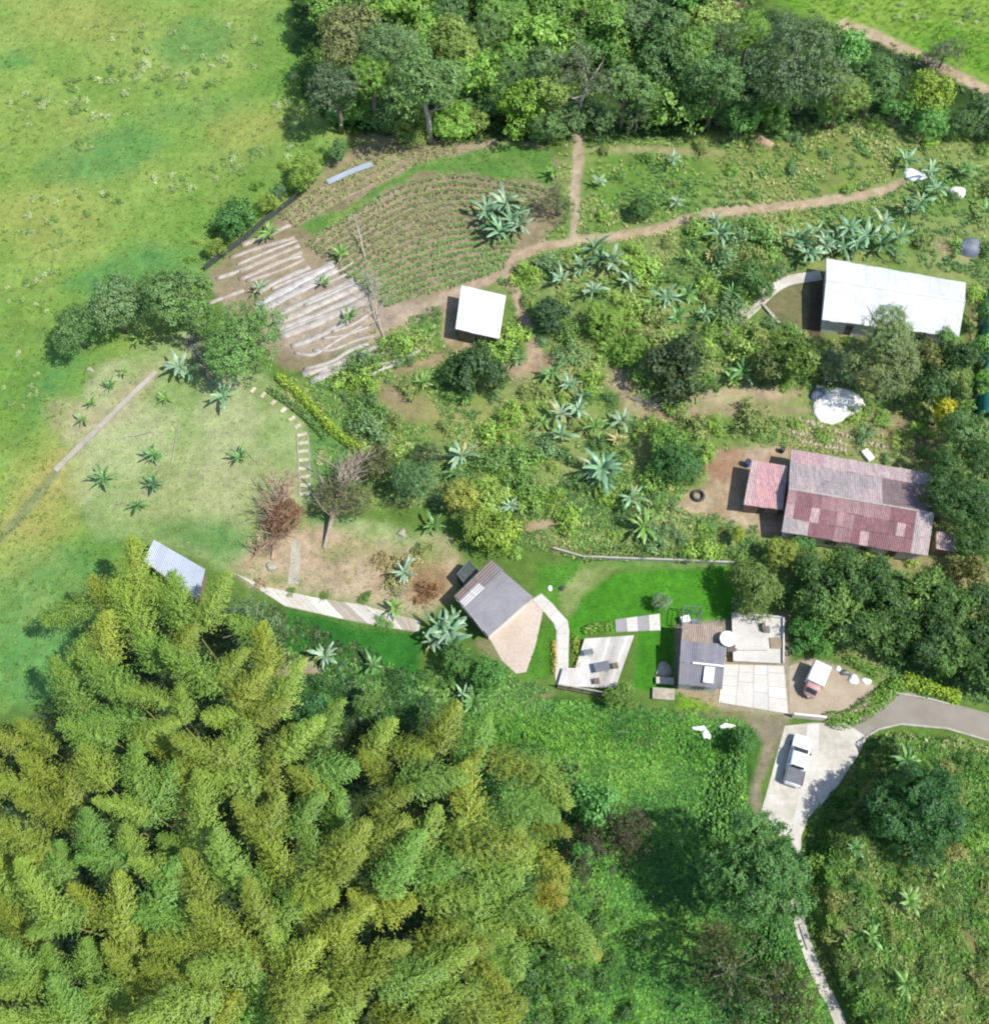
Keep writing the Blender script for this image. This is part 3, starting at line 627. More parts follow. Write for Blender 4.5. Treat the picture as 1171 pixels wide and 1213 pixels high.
# water tank on its stand
tk = empty('water_tank', G(864, 764)); tag(tk, 'round white-lidded water tank on a dark stand beside the dark roof', 'tank', uv=(862, 756))
c = W(862, 756, 4.0) - tk.location
def lathe(prof, n=20):
    V = []; F = []
    for r, z in prof: V += [(r * math.cos(2 * math.pi * k / n), r * math.sin(2 * math.pi * k / n), z) for k in range(n)]
    for i in range(len(prof) - 1): F += [(i * n + k, i * n + (k + 1) % n, (i + 1) * n + (k + 1) % n, (i + 1) * n + k) for k in range(n)]
    F += [tuple(range(n - 1, -1, -1)), tuple(range((len(prof) - 1) * n, len(prof) * n))]
    return V, F
V, F_ = lathe([(.72, 2.6), (.8, 2.8), (.8, 3.7), (.74, 3.8)]); link('barrel', meshdata('barrel', V, F_, M['tarp'], False), tk, (c.x, c.y, 0))
V, F_ = lathe([(.84, 3.8), (.84, 3.9), (.6, 4.02), (.25, 4.12), (.24, 4.2)]); link('lid', meshdata('lid', V, F_, M['whiteplastic'], False), tk, (c.x, c.y, 0))
for sx in (-.6, .6):
    for sy in (-.6, .6): MB().tube([(c.x + sx, c.y + sy, -.05), (c.x + sx, c.y + sy, 2.5)], .07, 5).build('stand_leg', M['darkwood'], tk)
MB().box((c.x, c.y, 2.55), (1.9, 1.9, .1)).build('platform', M['darkwood'], tk)
# glazed box behind the dark-roofed house
gb = empty('aviary', G(820, 733)); tag(gb, 'small steel-framed mesh aviary behind the dark-roofed house', 'aviary', uv=(820, 729))
q = [W(u, v, 2.1) - gb.location for u, v in ((809, 717), (831, 719), (830, 739), (807, 737))]
for p in q: MB().tube([(p.x, p.y, -.05), (p.x, p.y, 2.1)], .05, 4).build('post', M['steel'], gb)
for z in (2.08, .3):
    for a, b in zip(q, q[1:] + q[:1]): MB().tube([(a.x, a.y, z), (b.x, b.y, z)], .045, 4).build('rail', M['steel'], gb)
for k in range(1, 4):
    a, b = q[0].lerp(q[1], k / 4), q[3].lerp(q[2], k / 4); MB().tube([a, b], .03, 4).build('bar', M['steel'], gb)
MB().box((q[0].x * .5 + q[2].x * .5 - .5, q[0].y * .5 + q[2].y * .5, .45), (.9, .7, .8), .3).build('nest_box', M['whiteplastic'], gb)
MB().box((q[0].x * .5 + q[2].x * .5 + .5, q[0].y * .5 + q[2].y * .5 - .2, .3), (.6, .6, .5), .1).build('feeder', M['tarp'], gb)

# slab patio: every slab a piece
def quad_grid(name, label, cat, px, z, spec, mat, colf, th=.08, gap=.022, kind='structure', basemat=None):
    A, B, C, D = [G(u, v) for u, v in px]
    base = sheet(name, px, z, basemat or M['slabgap'], label, cat, kind)
    for (s0, t0, s1, t1) in spec:
        q = [bil(A, B, C, D, s, t) for s, t in ((s0, t0), (s1, t0), (s1, t1), (s0, t1))]; c = sum(q, Vector()) / 4
        q = [p + (c - p).normalized() * gap for p in q]
        mb = MB(); mb.prism([(p.x, p.y) for p in q], c.z + z + .004, c.z + z + th); o = mb.build('slab', mat, base); o.color = (*colf(), 1)
    return base
cols = [0, .25, .5, .72, 1.0]; spec = []
cuts = [[0, .3, .55, .8, 1], [0, .18, .42, 1], [0, .22, .62, 1], [0, .16, .46, .7, 1]]
for i in range(4):
    for a, b in zip(cuts[i][:-1], cuts[i][1:]): spec.append((cols[i], a, cols[i + 1], b))
quad_grid('patio', 'pale slab patio between the dark-roofed house and the cart yard', 'patio', [(857, 787), (928, 789), (933, 846), (850, 832)], .012, spec, M['slab'], lambda: jit((1, .99, .97), .06))
sheet('apron', [(934, 789), (956, 782), (1000, 794), (1034, 812), (1028, 838), (990, 851), (935, 847)], .008, M['dirtroad'], 'earthy yard apron under the small cargo cart', 'yard')
# checker path on the lawn
spec = [(i / 4, 0, (i + 1) / 4, 1) for i in range(4)]; _ck = [0]
def ck(): _ck[0] += 1; return jit((1, .98, .95) if _ck[0] % 2 == 0 else (.55, .55, .58), .05)
quad_grid('tile_path', 'short path of alternating grey and white tiles on the lawn', 'path', [(728, 734), (781, 727), (782, 747), (729, 749)], .012, spec, M['slab'], ck)
# curved white garden path
gp = [(628, 711), (641, 703), (655, 716), (664, 727), (672, 735), (674, 747), (673, 775), (673, 792), (659, 812), (657, 800), (659, 747), (655, 738), (643, 724)]
base = sheet('garden_path', gp, .012, M['concrete'], 'winding white concrete path from the grey-roofed cabin to the deck', 'path')
for i, (q) in enumerate([[(630, 711), (641, 704), (649, 711), (640, 721)], [(650, 712), (659, 721), (649, 731), (641, 722)], [(660, 722), (671, 734), (659, 743), (650, 732)], [(672, 737), (673, 752), (660, 752), (660, 745)], [(673, 754), (672, 768), (660, 768), (660, 754)], [(672, 770), (672, 786), (659, 788), (660, 770)]]):
    P = [G(u, v) for u, v in q]; c = sum(P, Vector()) / 4; P = [p + (c - p).normalized() * .04 for p in P]
    o = MB().prism([(p.x, p.y) for p in P], .016, .07).build('slab', M['slab'], base); o.color = (*jit((.97, .95, .92), .05), 1)
# pinkish cabin terrace
tp = [(580, 757), (604, 733), (630, 709), (643, 724), (634, 765), (623, 796), (611, 798), (594, 782)]
base = sheet('terrace', tp, .02, M['pinkpave'], 'pinkish paved terrace in front of the grey-roofed cabin', 'terrace')
# timber deck
dk = empty('deck', G(700, 790)); tag(dk, 'pale timber deck of slats above the weedy slope', 'deck', uv=(703, 786))
A, B, C, D = W(676, 757, .5), W(751, 752, .5), W(744, 800, .5), W(660, 813, .5); C2 = W(720, 824, .5)
for i in range(14):
    s0, s1 = i / 14, (i + 1) / 14
    q = [bil(A, B, C2.lerp(C, .35), D, s, t) for s, t in ((s0, 0), (s1, 0), (s1, 1), (s0, 1))]
    c = sum(q, Vector()) / 4; q = [p + (c - p).normalized() * .05 - dk.location for p in q]
    if i < 3: q[0] = q[0].lerp(q[3], .62); q[1] = q[1].lerp(q[2], .62)
    o = MB().prism([(p.x, p.y) for p in q], .42, .5).build('plank', M['wood'], dk); o.color = (*jit((1, 1, 1) if i < 9 or i > 11 else (.8, .8, .8), .12), 1)
for k in range(5):
    p = D.lerp(C2, k / 4) - dk.location; MB().tube([(p.x, p.y, -2.3), (p.x, p.y, 1.4)], .06, 5).build('post', M['darkwood'], dk)
for z in (1.38, .95):
    a, b = D - dk.location, C2 - dk.location; MB().tube([(a.x, a.y, z), (b.x, b.y, z)], .055, 5).build('rail', M['wood'] if z > 1 else M['darkwood'], dk)
a, b = D - dk.location, C2 - dk.location; MB().prism([(a.x, a.y), (b.x, b.y), (b.x, b.y - .12), (a.x, a.y - .12)], .0, .4).build('fascia', M['darkwood'], dk)
for (u, v, sx, sy, h, col) in ((696, 775, 1.0, .6, .75, 'steel'), (712, 792, 1.6, 1.0, .7, 'grey'), (728, 790, .6, .6, .45, 'darkwood'), (706, 808, .6, .6, .45, 'darkwood')):
    c = W(u, v, .5); t = empty('deck_table' if h > .6 else 'stool', (c.x, c.y, .5))
    tag(t, {696: 'narrow steel side table standing on the timber deck', 712: 'grey table in the middle of the timber deck', 728: 'dark stool right of the grey deck table', 706: 'dark stool below the grey deck table'}[u], 'table' if h > .6 else 'stool', uv=(u, v))
    MB().box((0, 0, h), (sx, sy, .05), .2).build('top', M[col], t)
    for x in (-1, 1):
        for y in (-1, 1): MB().tube([(x * sx * .36, y * sy * .36, 0), (x * sx * .36, y * sy * .36, h - .02)], .03, 4).build('leg', M['darkwood'], t)
# concrete walkway along the left yard
A = [(276, 678), (314, 695), (379, 709), (427, 716), (498, 736)]; Bq = [(300, 694), (337, 718), (399, 732), (461, 744), (496, 749)]
base = sheet('walkway', A + Bq[::-1], .012, M['oldconcrete'], 'long worn concrete walkway below the bare earth patch', 'walkway')
def along(L, t):
    t = min(max(t, 0), .9999) * (len(L) - 1); i = int(t); f = t - i
    return (L[i][0] + (L[i + 1][0] - L[i][0]) * f, L[i][1] + (L[i + 1][1] - L[i][1]) * f)
for k in range(26):
    t0, t1 = .02 + k / 26 * .96, .02 + (k + 1) / 26 * .96
    P = [G(*along(L, t)) for L, t in ((A, t0), (A, t1), (Bq, t1), (Bq, t0))]; c = sum(P, Vector()) / 4; P = [p + (c - p).normalized() * .05 for p in P]
    o = MB().prism([(p.x, p.y) for p in P], .016, .09 + random.uniform(-.01, .02)).build('slab', M['slab'], base)
    o.color = (*jit((.62, .57, .5) if 14 <= k <= 16 or k > 22 else (.98, .95, .9), .14), 1)
# stepping path of pale edged treads
spp = [(300, 462), (312, 468), (324, 477), (336, 486), (346, 496), (353, 505), (358, 515), (359, 525), (359, 535), (360, 545), (360, 555), (361, 565), (361, 575), (361, 585)]
st = empty('stepping_path', G(359, 540)); tag(st, 'ladder-like path of pale treads across the dry yard grass', 'path', uv=(359, 540))
for i, (u, v) in enumerate(spp):
    p = G(u, v) - st.location; q = G(*spp[min(i + 1, len(spp) - 1)]) - G(*spp[max(i - 1, 0)]); rz = math.atan2(q.y, q.x) + math.pi / 2
    o = MB().box((p.x, p.y, .04), (1.15 if i > 5 else .8, .42, .1), rz).build('tread', M['stone'], st); o.color = (*jit((1.35, 1.32, 1.25), .12), 1)
for sg in (-1, 1):
    pts = [G(u, v) for u, v in spp[6:]]; mb = MB()
    mb.tube([Vector((p.x + sg * .62, p.y, .05)) - st.location * 1.0 for p in pts], .07, 4); o = mb.build('edging', M['paleline'], st)
sheet('concrete_strip', [(346, 640), (356, 640), (354, 692), (341, 692)], .012, M['greywall'], 'short grey concrete strip crossing the bare earth patch', 'path')
# straight low wall across the pasture corner
def low_wall(name, px, h, th, mat, label, cat, parent=None):
    P = [G(u, v) for u, v in px]; mb = MB()
    for a, b in zip(P[:-1], P[1:]):
        d = b - a; mb.box(((a.x + b.x) / 2, (a.y + b.y) / 2, (a.z + b.z) / 2 + h / 2 - .05), (d.length, th, h + .1), math.atan2(d.y, d.x))
    o = mb.build(name, mat, parent); tag(o, label, cat, uv=px[len(px) // 2]); return o
low_wall('low_wall', [(66, 558), (185, 441)], .2, .62, M['greywall'], 'straight low concrete wall slanting between pasture and dry yard', 'wall')
low_wall('retaining_wall', [(655, 651), (690, 661), (740, 663), (800, 665), (868, 668)], .55, .18, M['paleline'], 'thin pale wall along the top of the bright lawn', 'wall')
low_wall('gate_wall', [(937, 849), (975, 853)], 1.2, .2, M['wall'], 'short pale gate wall between cart yard and driveway', 'wall')
low_wall('kerb', [(1178, 880), (1120, 863), (1066, 858), (1040, 864), (1014, 880)], .14, .2, M['paleline'], 'pale kerb line along the lower edge of the grey lane', 'kerb')
low_wall('kerb', [(1060, 821), (1100, 828), (1126, 835)], .14, .16, M['paleline'], 'pale kerb line along the upper edge of the grey lane', 'kerb')
low_wall('kerb', [(948, 1095), (958, 1125)], .2, .45, M['paleline'], 'short pale kerb block beside the lower footpath', 'kerb')
# long concrete garden path to the white house
ribbon('farm_path', [(856, 396), (880, 374), (900, 356), (915, 342), (935, 332), (972, 326)], .75, .02, M['oldconcrete'])
tag(bpy.data.objects['farm_path'], 'grey-edged path curving to the white-roofed house', 'path', kind='structure')
for off in (-5, 5):
    o = ribbon('path_edging', [(856 + off * .6, 394 + off), (880 + off * .6, 372 + off), (900 + off * .6, 354 + off), (915 + off * .5, 340 + off)], .14, .0, M['stone'], thick=.16)
    tag(o, 'pale stone edging on the %s side of the curving farm path' % ('upper' if off < 0 else 'lower'), 'edging', uv=(885, 368 + off))
o = low_wall('concrete_beam', [(902, 361), (922, 384)], .3, .35, M['paleline'], 'single pale concrete beam lying in the grass left of the white-roofed house', 'beam')

# crop rows: soil ridge with a line of seedlings
def lane(T, s):
    t = s * (len(T) - 1); i = min(int(t), len(T) - 2); f = t - i
    return np.array(T[i]) * (1 - f) + np.array(T[i + 1]) * f
TOPC = [(366, 290), (418, 255), (483, 219), (531, 209), (590, 214), (647, 226)]; BOTC = [(455, 362), (476, 355), (510, 346), (545, 335), (572, 326), (596, 317)]
T2 = [(334, 256), (378, 226), (420, 196), (470, 170), (540, 168)]; B2 = [(350, 268), (400, 238), (450, 214), (500, 190), (545, 178)]
def crop_row(px, tintA, label, half=.34, dens=3.2):
    r = ribbon('soil_ridge', px, half, 0.0, M['soil'], thick=.16, crown=.08, wob=.25)
    P = catmull([G(u, v) for u, v in px], 6); root = empty('crop_row', P[len(P) // 2]); r.parent = root; r.matrix_parent_inverse = Matrix.Translation(-root.location)
    L = sum((b - a).length for a, b in zip(P[:-1], P[1:])); n = int(L * dens); V = []; F = []; tv = []; lv = []
    for k in range(n):
        t = k / n * (len(P) - 1); i = min(int(t), len(P) - 2); p = P[i].lerp(P[i + 1], t - i) - root.location
        if random.random() < .14: continue
        s = random.uniform(.3, .55); c = jit(tintA, .25)
        for j in range(5):
            a = random.uniform(0, 6.3); d = Vector((math.cos(a), math.sin(a), 0)); sd = Vector((-d.y, d.x, 0)) * s * .22; o_ = Vector((p.x + random.uniform(-.1, .1), p.y + random.uniform(-.1, .1), p.z + .22))
            b0 = len(V); V += [o_, o_ + d * s * .5 + sd + Vector((0, 0, .14)), o_ + d * s + Vector((0, 0, .08)), o_ + d * s * .5 - sd + Vector((0, 0, .14))]; F.append((b0, b0 + 1, b0 + 2, b0 + 3)); tv += [(*c, 1)] * 4; lv.append(random.random())
    sl = link('seedlings', fastmesh('seedlings', np.array([v[:] for v in V]), np.array(F), M['weed'], {'tint': ('FLOAT_COLOR', 'POINT', tv), 'leafvar': ('FLOAT', 'FACE', lv)}), root)
    sl['kind'] = 'stuff'
    tag(root, label, 'crop row', 'crop rows across the tilled field', uv=px[len(px) // 2]); return root
ORD = ['first', 'second', 'third', 'fourth', 'fifth', 'sixth', 'seventh', 'eighth', 'ninth', 'tenth', 'eleventh', 'twelfth', 'thirteenth', 'fourteenth', 'fifteenth', 'sixteenth', 'seventeenth', 'eighteenth']
NR = 16
for r in range(NR):
    f = r / (NR - 1); px = [tuple(lane(TOPC, s) * (1 - f) + lane(BOTC, s) * f) for s in np.linspace(0, 1, 9)]
    crop_row(px, leafc(*( (120, 150, 84) if r > 8 else (128, 144, 90)), 1.35), '%s curved row of seedlings from the top of the brown tilled field' % ORD[r], dens=4.0 if r < 7 else 5.5)
for r in range(4):
    f = r / 3; px = [tuple(lane(T2, s) * (1 - f) + lane(B2, s) * f) for s in np.linspace(0, 1, 7)]
    crop_row(px, leafc(140, 150, 92), '%s sparse row from the fence above the green strip' % ORD[r], .26, 2.2)
# plastic covered beds
BEDS = [[(170, 185), (270, 145), (380, 95)], [(120, 240), (230, 200), (400, 152)], [(160, 300), (290, 240), (420, 185)], [(160, 335), (300, 275), (430, 215)], [(190, 342), (330, 296), (440, 245)], [(250, 385), (340, 335), (465, 280)],
 [(230, 448), (400, 358), (590, 250)], [(245, 470), (420, 380), (560, 305)], [(425, 372), (540, 312), (650, 258)], [(300, 495), (420, 440), (560, 378), (690, 320)], [(310, 525), (450, 468), (600, 398), (740, 335)], [(320, 555), (470, 495), (640, 420), (740, 370)],
 [(335, 582), (480, 528), (640, 455), (750, 400)], [(385, 625), (500, 580), (640, 505)], [(400, 652), (480, 660), (560, 612), (690, 535)], [(20, 440), (100, 410), (180, 380)], [(440, 725), (560, 690), (640, 640), (720, 612)], [(432, 747), (600, 692), (760, 622)], [(470, 778), (620, 712), (820, 640)],
 [(590, 775), (720, 712), (860, 682), (940, 640)], [(520, 590), (620, 575), (720, 540)], [(540, 350), (620, 312), (690, 282)], [(60, 330), (150, 300), (240, 262)], [(700, 760), (800, 715), (840, 705)], [(480, 640), (560, 640), (660, 600), (740, 580)]]
BEDS += [[(150, 270), (260, 222), (410, 165)], [(200, 320), (320, 262), (430, 232)], [(300, 375), (400, 330), (520, 285)], [(440, 445), (560, 395), (680, 338)], [(330, 570), (470, 512), (600, 470)], [(380, 500), (500, 445), (640, 372)], [(500, 745), (620, 698), (700, 660)], [(560, 560), (650, 530), (740, 470)]]
bh = [.36, .3, .34, .3, .26, .34, .52, .5, .42, .4, .44, .42, .5, .36, .22, .24, .26, .4, .46, .22, .16, .2, .26, .2, .16, .2, .2, .22, .24, .22, .2, .2, .18]
for i, bd in enumerate(BEDS):
    px = [(240 + a / 3.66, 240 + b / 3.66) for a, b in bd]; big = bh[i] > .38
    o = ribbon('covered_bed', px, bh[i] * 1.12, 0, M['mulch'], thick=.14, crown=.05, wob=.35)
    o.color = (*jit((.98, .99, 1.02) if i in (6, 7, 18) else ((.92, .85, .78) if i < 5 else (.95, .93, .9)), .07), 1)
    tag(o, '%s pale covered planting strip %s' % ('broad' if big else 'narrow', 'by the net fence' if i < 6 or i in (22, 25, 26) else 'at the low end of the beds' if 15 < i < 25 and i not in (21, 22) or i > 30 else 'in the middle of the beds'), 'planting bed', 'plastic covered planting strips', uv=px[1])
o = ribbon('roof_strip', [(388, 218), (414, 206), (440, 196)], .42, .35, M['blue_roof'], thick=.1); tag(o, 'long pale grey sheet strip lying along the upper field edge', 'sheet', uv=(414, 206))
# net fence along the field edge
fp = [(244, 320), (268, 302), (292, 284), (312, 266), (332, 251), (352, 236)]
fn = empty('net_fence', G(292, 284)); tag(fn, 'dark net fence between the pasture and the planting beds', 'fence', uv=(292, 284))
P = [G(u, v) - fn.location for u, v in fp]
for p in P: MB().tube([p - Vector((0, 0, .1)), p + Vector((0, 0, 1.25))], .06, 5).build('post', M['darkwood'], fn)
for a, b in zip(P[:-1], P[1:]): link('net_panel', meshdata('net_panel', [a, b, b + Vector((0, 0, 1.1)), a + Vector((0, 0, 1.1))], [(0, 1, 2, 3)], M['net']), fn)

# ------------------------------------------------------------------ vehicles and small things
def loft(sections, close=True):
    """sections: list of closed rings with the same count"""
    n = len(sections[0]); V = [p for s in sections for p in s]; F = []
    for i in range(len(sections) - 1): F += [(i * n + k, i * n + (k + 1) % n, (i + 1) * n + (k + 1) % n, (i + 1) * n + k) for k in range(n)]
    if close: F += [tuple(range(n - 1, -1, -1)), tuple(range((len(sections) - 1) * n, len(sections) * n))]
    return V, F
def wheel(parent, x, y, r=.38, w_=.26):
    V = []; n = 16
    prof = [(r * .55, -w_ / 2), (r * .92, -w_ / 2), (r, -w_ * .3), (r, w_ * .3), (r * .92, w_ / 2), (r * .55, w_ / 2)]
    for rr, yy in prof: V += [(rr * math.cos(2 * math.pi * k / n), yy, rr * math.sin(2 * math.pi * k / n)) for k in range(n)]
    F = [(i * n + k, (i + 1) * n + k, (i + 1) * n + (k + 1) % n, i * n + (k + 1) % n) for i in range(len(prof)) for k in range(n) if i < len(prof) - 1]
    wh = link('wheel', meshdata('tyre', V, F, M['rubber'], True), parent, (x, y, r))
    sg = 1 if y > 0 else -1; R = []
    for yy, rr in ((-.06, r * .56), (sg * w_ * .42, r * .56), (sg * w_ * .3, r * .2)): R += [(rr * math.cos(2 * math.pi * k / n), yy, rr * math.sin(2 * math.pi * k / n)) for k in range(n)]
    F = [(i * n + k, (i + 1) * n + k, (i + 1) * n + (k + 1) % n, i * n + (k + 1) % n) for i in range(2) for k in range(n)] + [tuple(range(2 * n, 3 * n))]
    link('rim', meshdata('rim', R, F, M['chrome'], False), wh)
def ring(x, hw, z0, z1, top=1.0, r=.08):
    t = hw * top
    return [(x, -hw, z0 + r), (x, -hw + r, z0), (x, hw - r, z0), (x, hw, z0 + r), (x, hw, z1 - r * 2.4), (x, t, z1 - r), (x, t - r * 1.2, z1), (x, -t + r * 1.2, z1), (x, -t, z1 - r), (x, -hw, z1 - r * 2.4)]
a, b = G(936, 930), G(948, 875); hd = math.atan2((b - a).y, (b - a).x)
pk = empty('pickup_truck', (a + b) / 2 + Vector((0, 0, .035)), hd); tag(pk, 'white double-cab pickup with grey bed cover parked on the driveway', 'pickup', uv=(940, 903))
# x forward; length 5.2
V, F_ = loft([ring(-2.6, .84, .5, .98), ring(-2.5, .9, .42, 1.04), ring(-1.4, .92, .36, 1.06), ring(0, .93, .34, 1.06), ring(.9, .92, .34, 1.05), ring(1.25, .91, .36, 1.03), ring(1.9, .89, .4, .98), ring(2.4, .84, .44, .9), ring(2.6, .7, .5, .8)])
link('body', meshdata('body', V, F_, M['carpaint'], True), pk)
V, F_ = loft([ring(-.98, .84, 1.0, 1.2, .9, .05), ring(-.8, .82, 1.0, 1.74, .84, .06), ring(-.2, .82, 1.0, 1.8, .84, .06), ring(.45, .82, 1.0, 1.76, .84, .06), ring(1.22, .84, 1.0, 1.1, .92, .03)])
cab = link('cab', meshdata('cab', V, F_, M['carpaint'], True), pk)
def panel(name, pts, mat, parent, off=(0, 0, 0)): return link(name, meshdata(name, [Vector(p) + Vector(off) for p in pts], [tuple(range(len(pts)))], mat), parent)
panel('windshield', [(.52, -.66, 1.735), (1.15, -.78, 1.13), (1.15, .78, 1.13), (.52, .66, 1.735)], M['glass'], cab, (.03, 0, .035))
panel('rear_window', [(-.83, -.6, 1.68), (-.83, .6, 1.68), (-.97, .68, 1.24), (-.97, -.68, 1.24)], M['glass'], cab, (-.05, 0, .02))
for sg in (-1, 1):
    panel('side_window', [(.4, sg * .7, 1.66), (.98, sg * .83, 1.16), (.1, sg * .845, 1.14), (.1, sg * .705, 1.68)], M['glass'], cab, (0, sg * .035, 0))
    panel('side_window', [(.03, sg * .705, 1.68), (.03, sg * .845, 1.14), (-.78, sg * .845, 1.16), (-.72, sg * .7, 1.64)], M['glass'], cab, (0, sg * .035, 0))
    MB().box((.82, sg * 1.02, 1.14), (.12, .2, .16)).build('mirror', M['rubber'], pk)
    MB().box((2.46, sg * .62, .74), (.2, .3, .14)).build('headlight', M['lampclear'], pk)
    MB().box((-2.6, sg * .8, .8), (.06, .12, .26)).build('tail_lamp', M['lampred'], pk)
    for x in (1.6, -1.55): wheel(pk, x, sg * .8)
    for x in (.35, -.45): MB().box((x, sg * .945, .93), (.16, .02, .04)).build('door_handle', M['chrome'], pk)
MB().box((-1.78, 0, 1.09), (1.5, 1.66, .07)).build('bed_cover', M['grey'], pk)
for sg in (-1, 1): MB().box((-1.78, sg * .87, 1.11), (1.56, .08, .06)).build('bed_rail', M['rubber'], pk)
MB().box((-2.64, 0, .52), (.12, 1.6, .16)).build('bumper', M['chrome'], pk); MB().box((2.58, 0, .5), (.14, 1.4, .18)).build('bumper', M['rubber'], pk)
MB().box((2.56, 0, .7), (.08, .8, .14)).build('grille', M['rubber'], pk)
# small three-wheeled cargo cart
a, b = G(957, 822), G(968, 796); hd = math.atan2((a - b).y, (a - b).x)
ct = empty('cargo_cart', (a + b) / 2 + Vector((0, 0, .02)), hd); ct.scale = (1.12, 1.15, 1.1); tag(ct, 'small cargo cart with white box and faded red cab in the earthy yard', 'cart', uv=(963, 808))
V, F_ = loft([ring(-1.5, .78, .55, 1.75, .96, .05), ring(.55, .78, .55, 1.75, .96, .05)]); bx = link('cargo_box', meshdata('cargo_box', V, F_, M['whiteplastic'], False), ct)
MB().box((-1.52, 0, 1.1), (.03, 1.3, .95)).build('door', M['wood'], bx)
V, F_ = loft([ring(.62, .68, .45, 1.5, .85, .06), ring(1.05, .66, .45, 1.45, .85, .06), ring(1.45, .58, .45, .95, .9, .06), ring(1.7, .4, .5, .8, .9, .05)]); cb = link('cab', meshdata('cab', V, F_, M['redpaint'], True), ct)
panel('windshield', [(1.1, -.48, 1.38), (1.42, -.5, .98), (1.42, .5, .98), (1.1, .48, 1.38)], M['glass'], cb, (.05, 0, .04))
MB().box((-.3, 0, .42), (2.6, .7, .12)).build('chassis', M['rubber'], ct); MB().box((1.74, 0, .62), (.05, .18, .16)).build('headlight', M['lampclear'], ct)
for x, y in ((-.8, .62), (-.8, -.62), (1.25, .0)): wheel(ct, x, y, .27, .16)
# lumpy heaps, sacks, tarps
def lump(name, loc, sx, sy, h, mat, seed, nr=7, na=14, parent=None, rough=.25):
    rr = np.random.default_rng(seed); V = []; F = []
    ph = rr.random(6) * 6.3
    for i in range(nr + 1):
        f = i / nr
        for k in range(na):
            a = 2 * math.pi * k / na; e = 1 + rough * math.sin(2 * a + ph[0]) * .6 + rough * math.sin(3 * a + ph[1]) * .5 + rr.normal() * rough * .12
            r = math.sin(f * math.pi / 2) * e; z = h * math.cos(f * math.pi / 2) ** 1.2 * (1 + rr.normal() * rough * .2)
            V.append((sx * r * math.cos(a), sy * r * math.sin(a), max(z, 0) - (.06 if i == nr else 0)))
    for i in range(nr):
        for k in range(na): F.append((i * na + k, (i + 1) * na + k, (i + 1) * na + (k + 1) % na, i * na + (k + 1) % na))
    return link(name, meshdata(name, V, F, mat, True), parent, loc)
def heap(name, u, v, sx, sy, h, mat, label, cat, seed, group=None, **kw):
    o = lump(name, G(u, v), sx, sy, h, M[mat], seed, **kw); tag(o, label, cat, group, uv=(u, v)); return o
heap('sand_pile', 989, 480, 2.9, 2.7, .8, 'sand', 'white sand pile below the long white-roofed house', 'sand pile', 3)
heap('tarp', 969, 467, 1.1, 1.1, .9, 'tarp', 'grey-blue tarp heap on the left of the white sand pile', 'tarp', 4)
heap('tarp', 1146, 294, 1.9, 1.3, 1.2, 'tarp', 'dark grey tarp covered heap near the right edge above the white roof', 'tarp', 5)
heap('plastic_sheet', 1082, 208, 1.5, 1.0, .6, 'whiteplastic', 'white plastic sheet bundle at the end of the earth path', 'plastic sheet', 6)
heap('plastic_sheet', 1133, 229, 1.0, 1.0, .9, 'sand', 'pale tattered sheet on a bush near the upper right', 'plastic sheet', 8)
for i, (u, v, s) in enumerate(((1000, 797, .5), (1010, 805, .62), (1025, 807, .5), (992, 792, .34))):
    heap('sack', u, v, s, s * .8, s * .8, 'whiteplastic' if i else 'steel', ['grey-white sack, the upper one by the yard hedge', 'largest white sack by the yard hedge', 'rightmost white sack by the yard hedge', 'smallest white sack, leftmost by the yard hedge'][i], 'sack', 20 + i, 'white sacks by the yard hedge')
heap('rubble_heap', 355, 792, 2.0, 1.2, .35, 'soil', 'pinkish rubble heap at the edge of the bamboo', 'rubble', 32, rough=.5)
heap('brush_pile', 900, 168, 1.4, .9, .7, 'deadwood', 'brown brush pile at the forest foot', 'brush pile', 33, rough=.5)
heap('white_cloth', 831, 862, .9, .3, .2, 'whiteplastic', 'crumpled white cloth lying in the weeds below the patio', 'cloth', 34, rough=.5)
heap('white_cloth', 836, 868, .35, .8, .25, 'whiteplastic', 'white cloth strip hanging down below the crumpled cloth', 'cloth', 35, rough=.4)
heap('white_cloth', 860, 860, .7, .35, .25, 'whiteplastic', 'small white cloth right of the crumpled cloth', 'cloth', 36, rough=.4)
heap('stone', 476, 632, .6, .4, .35, 'rock', 'pale rock pile on the grass above the bare patch', 'rock', 37, rough=.5)
heap('stone', 321, 672, .6, .5, .4, 'rock', 'pale rock at the foot of the brown dead tree', 'rock', 38, rough=.4)
heap('stone', 107, 438, .45, .35, .3, 'stone', 'pale stone left of the straight low wall', 'rock', 39, rough=.4)
heap('stone', 651, 697, .3, .3, .3, 'whiteplastic', 'white stone beside the garden path', 'rock', 40)
heap('stone', 665, 697, .35, .3, .3, 'rubber', 'dark stone beside the white stone at the garden path', 'rock', 41)
heap('planter', 786, 794, 1.0, .8, .45, 'stone', 'round stone planter left of the dark-roofed house', 'planter', 42)
o = low_wall('stone_step', [(772, 822), (798, 824)], .4, 1.2, M['stone'], 'broad stone step below the round planter', 'step')
o = low_wall('stone_step', [(776, 807), (797, 808)], .5, .7, M['oldconcrete'], 'narrow worn stone step under the round planter', 'step')
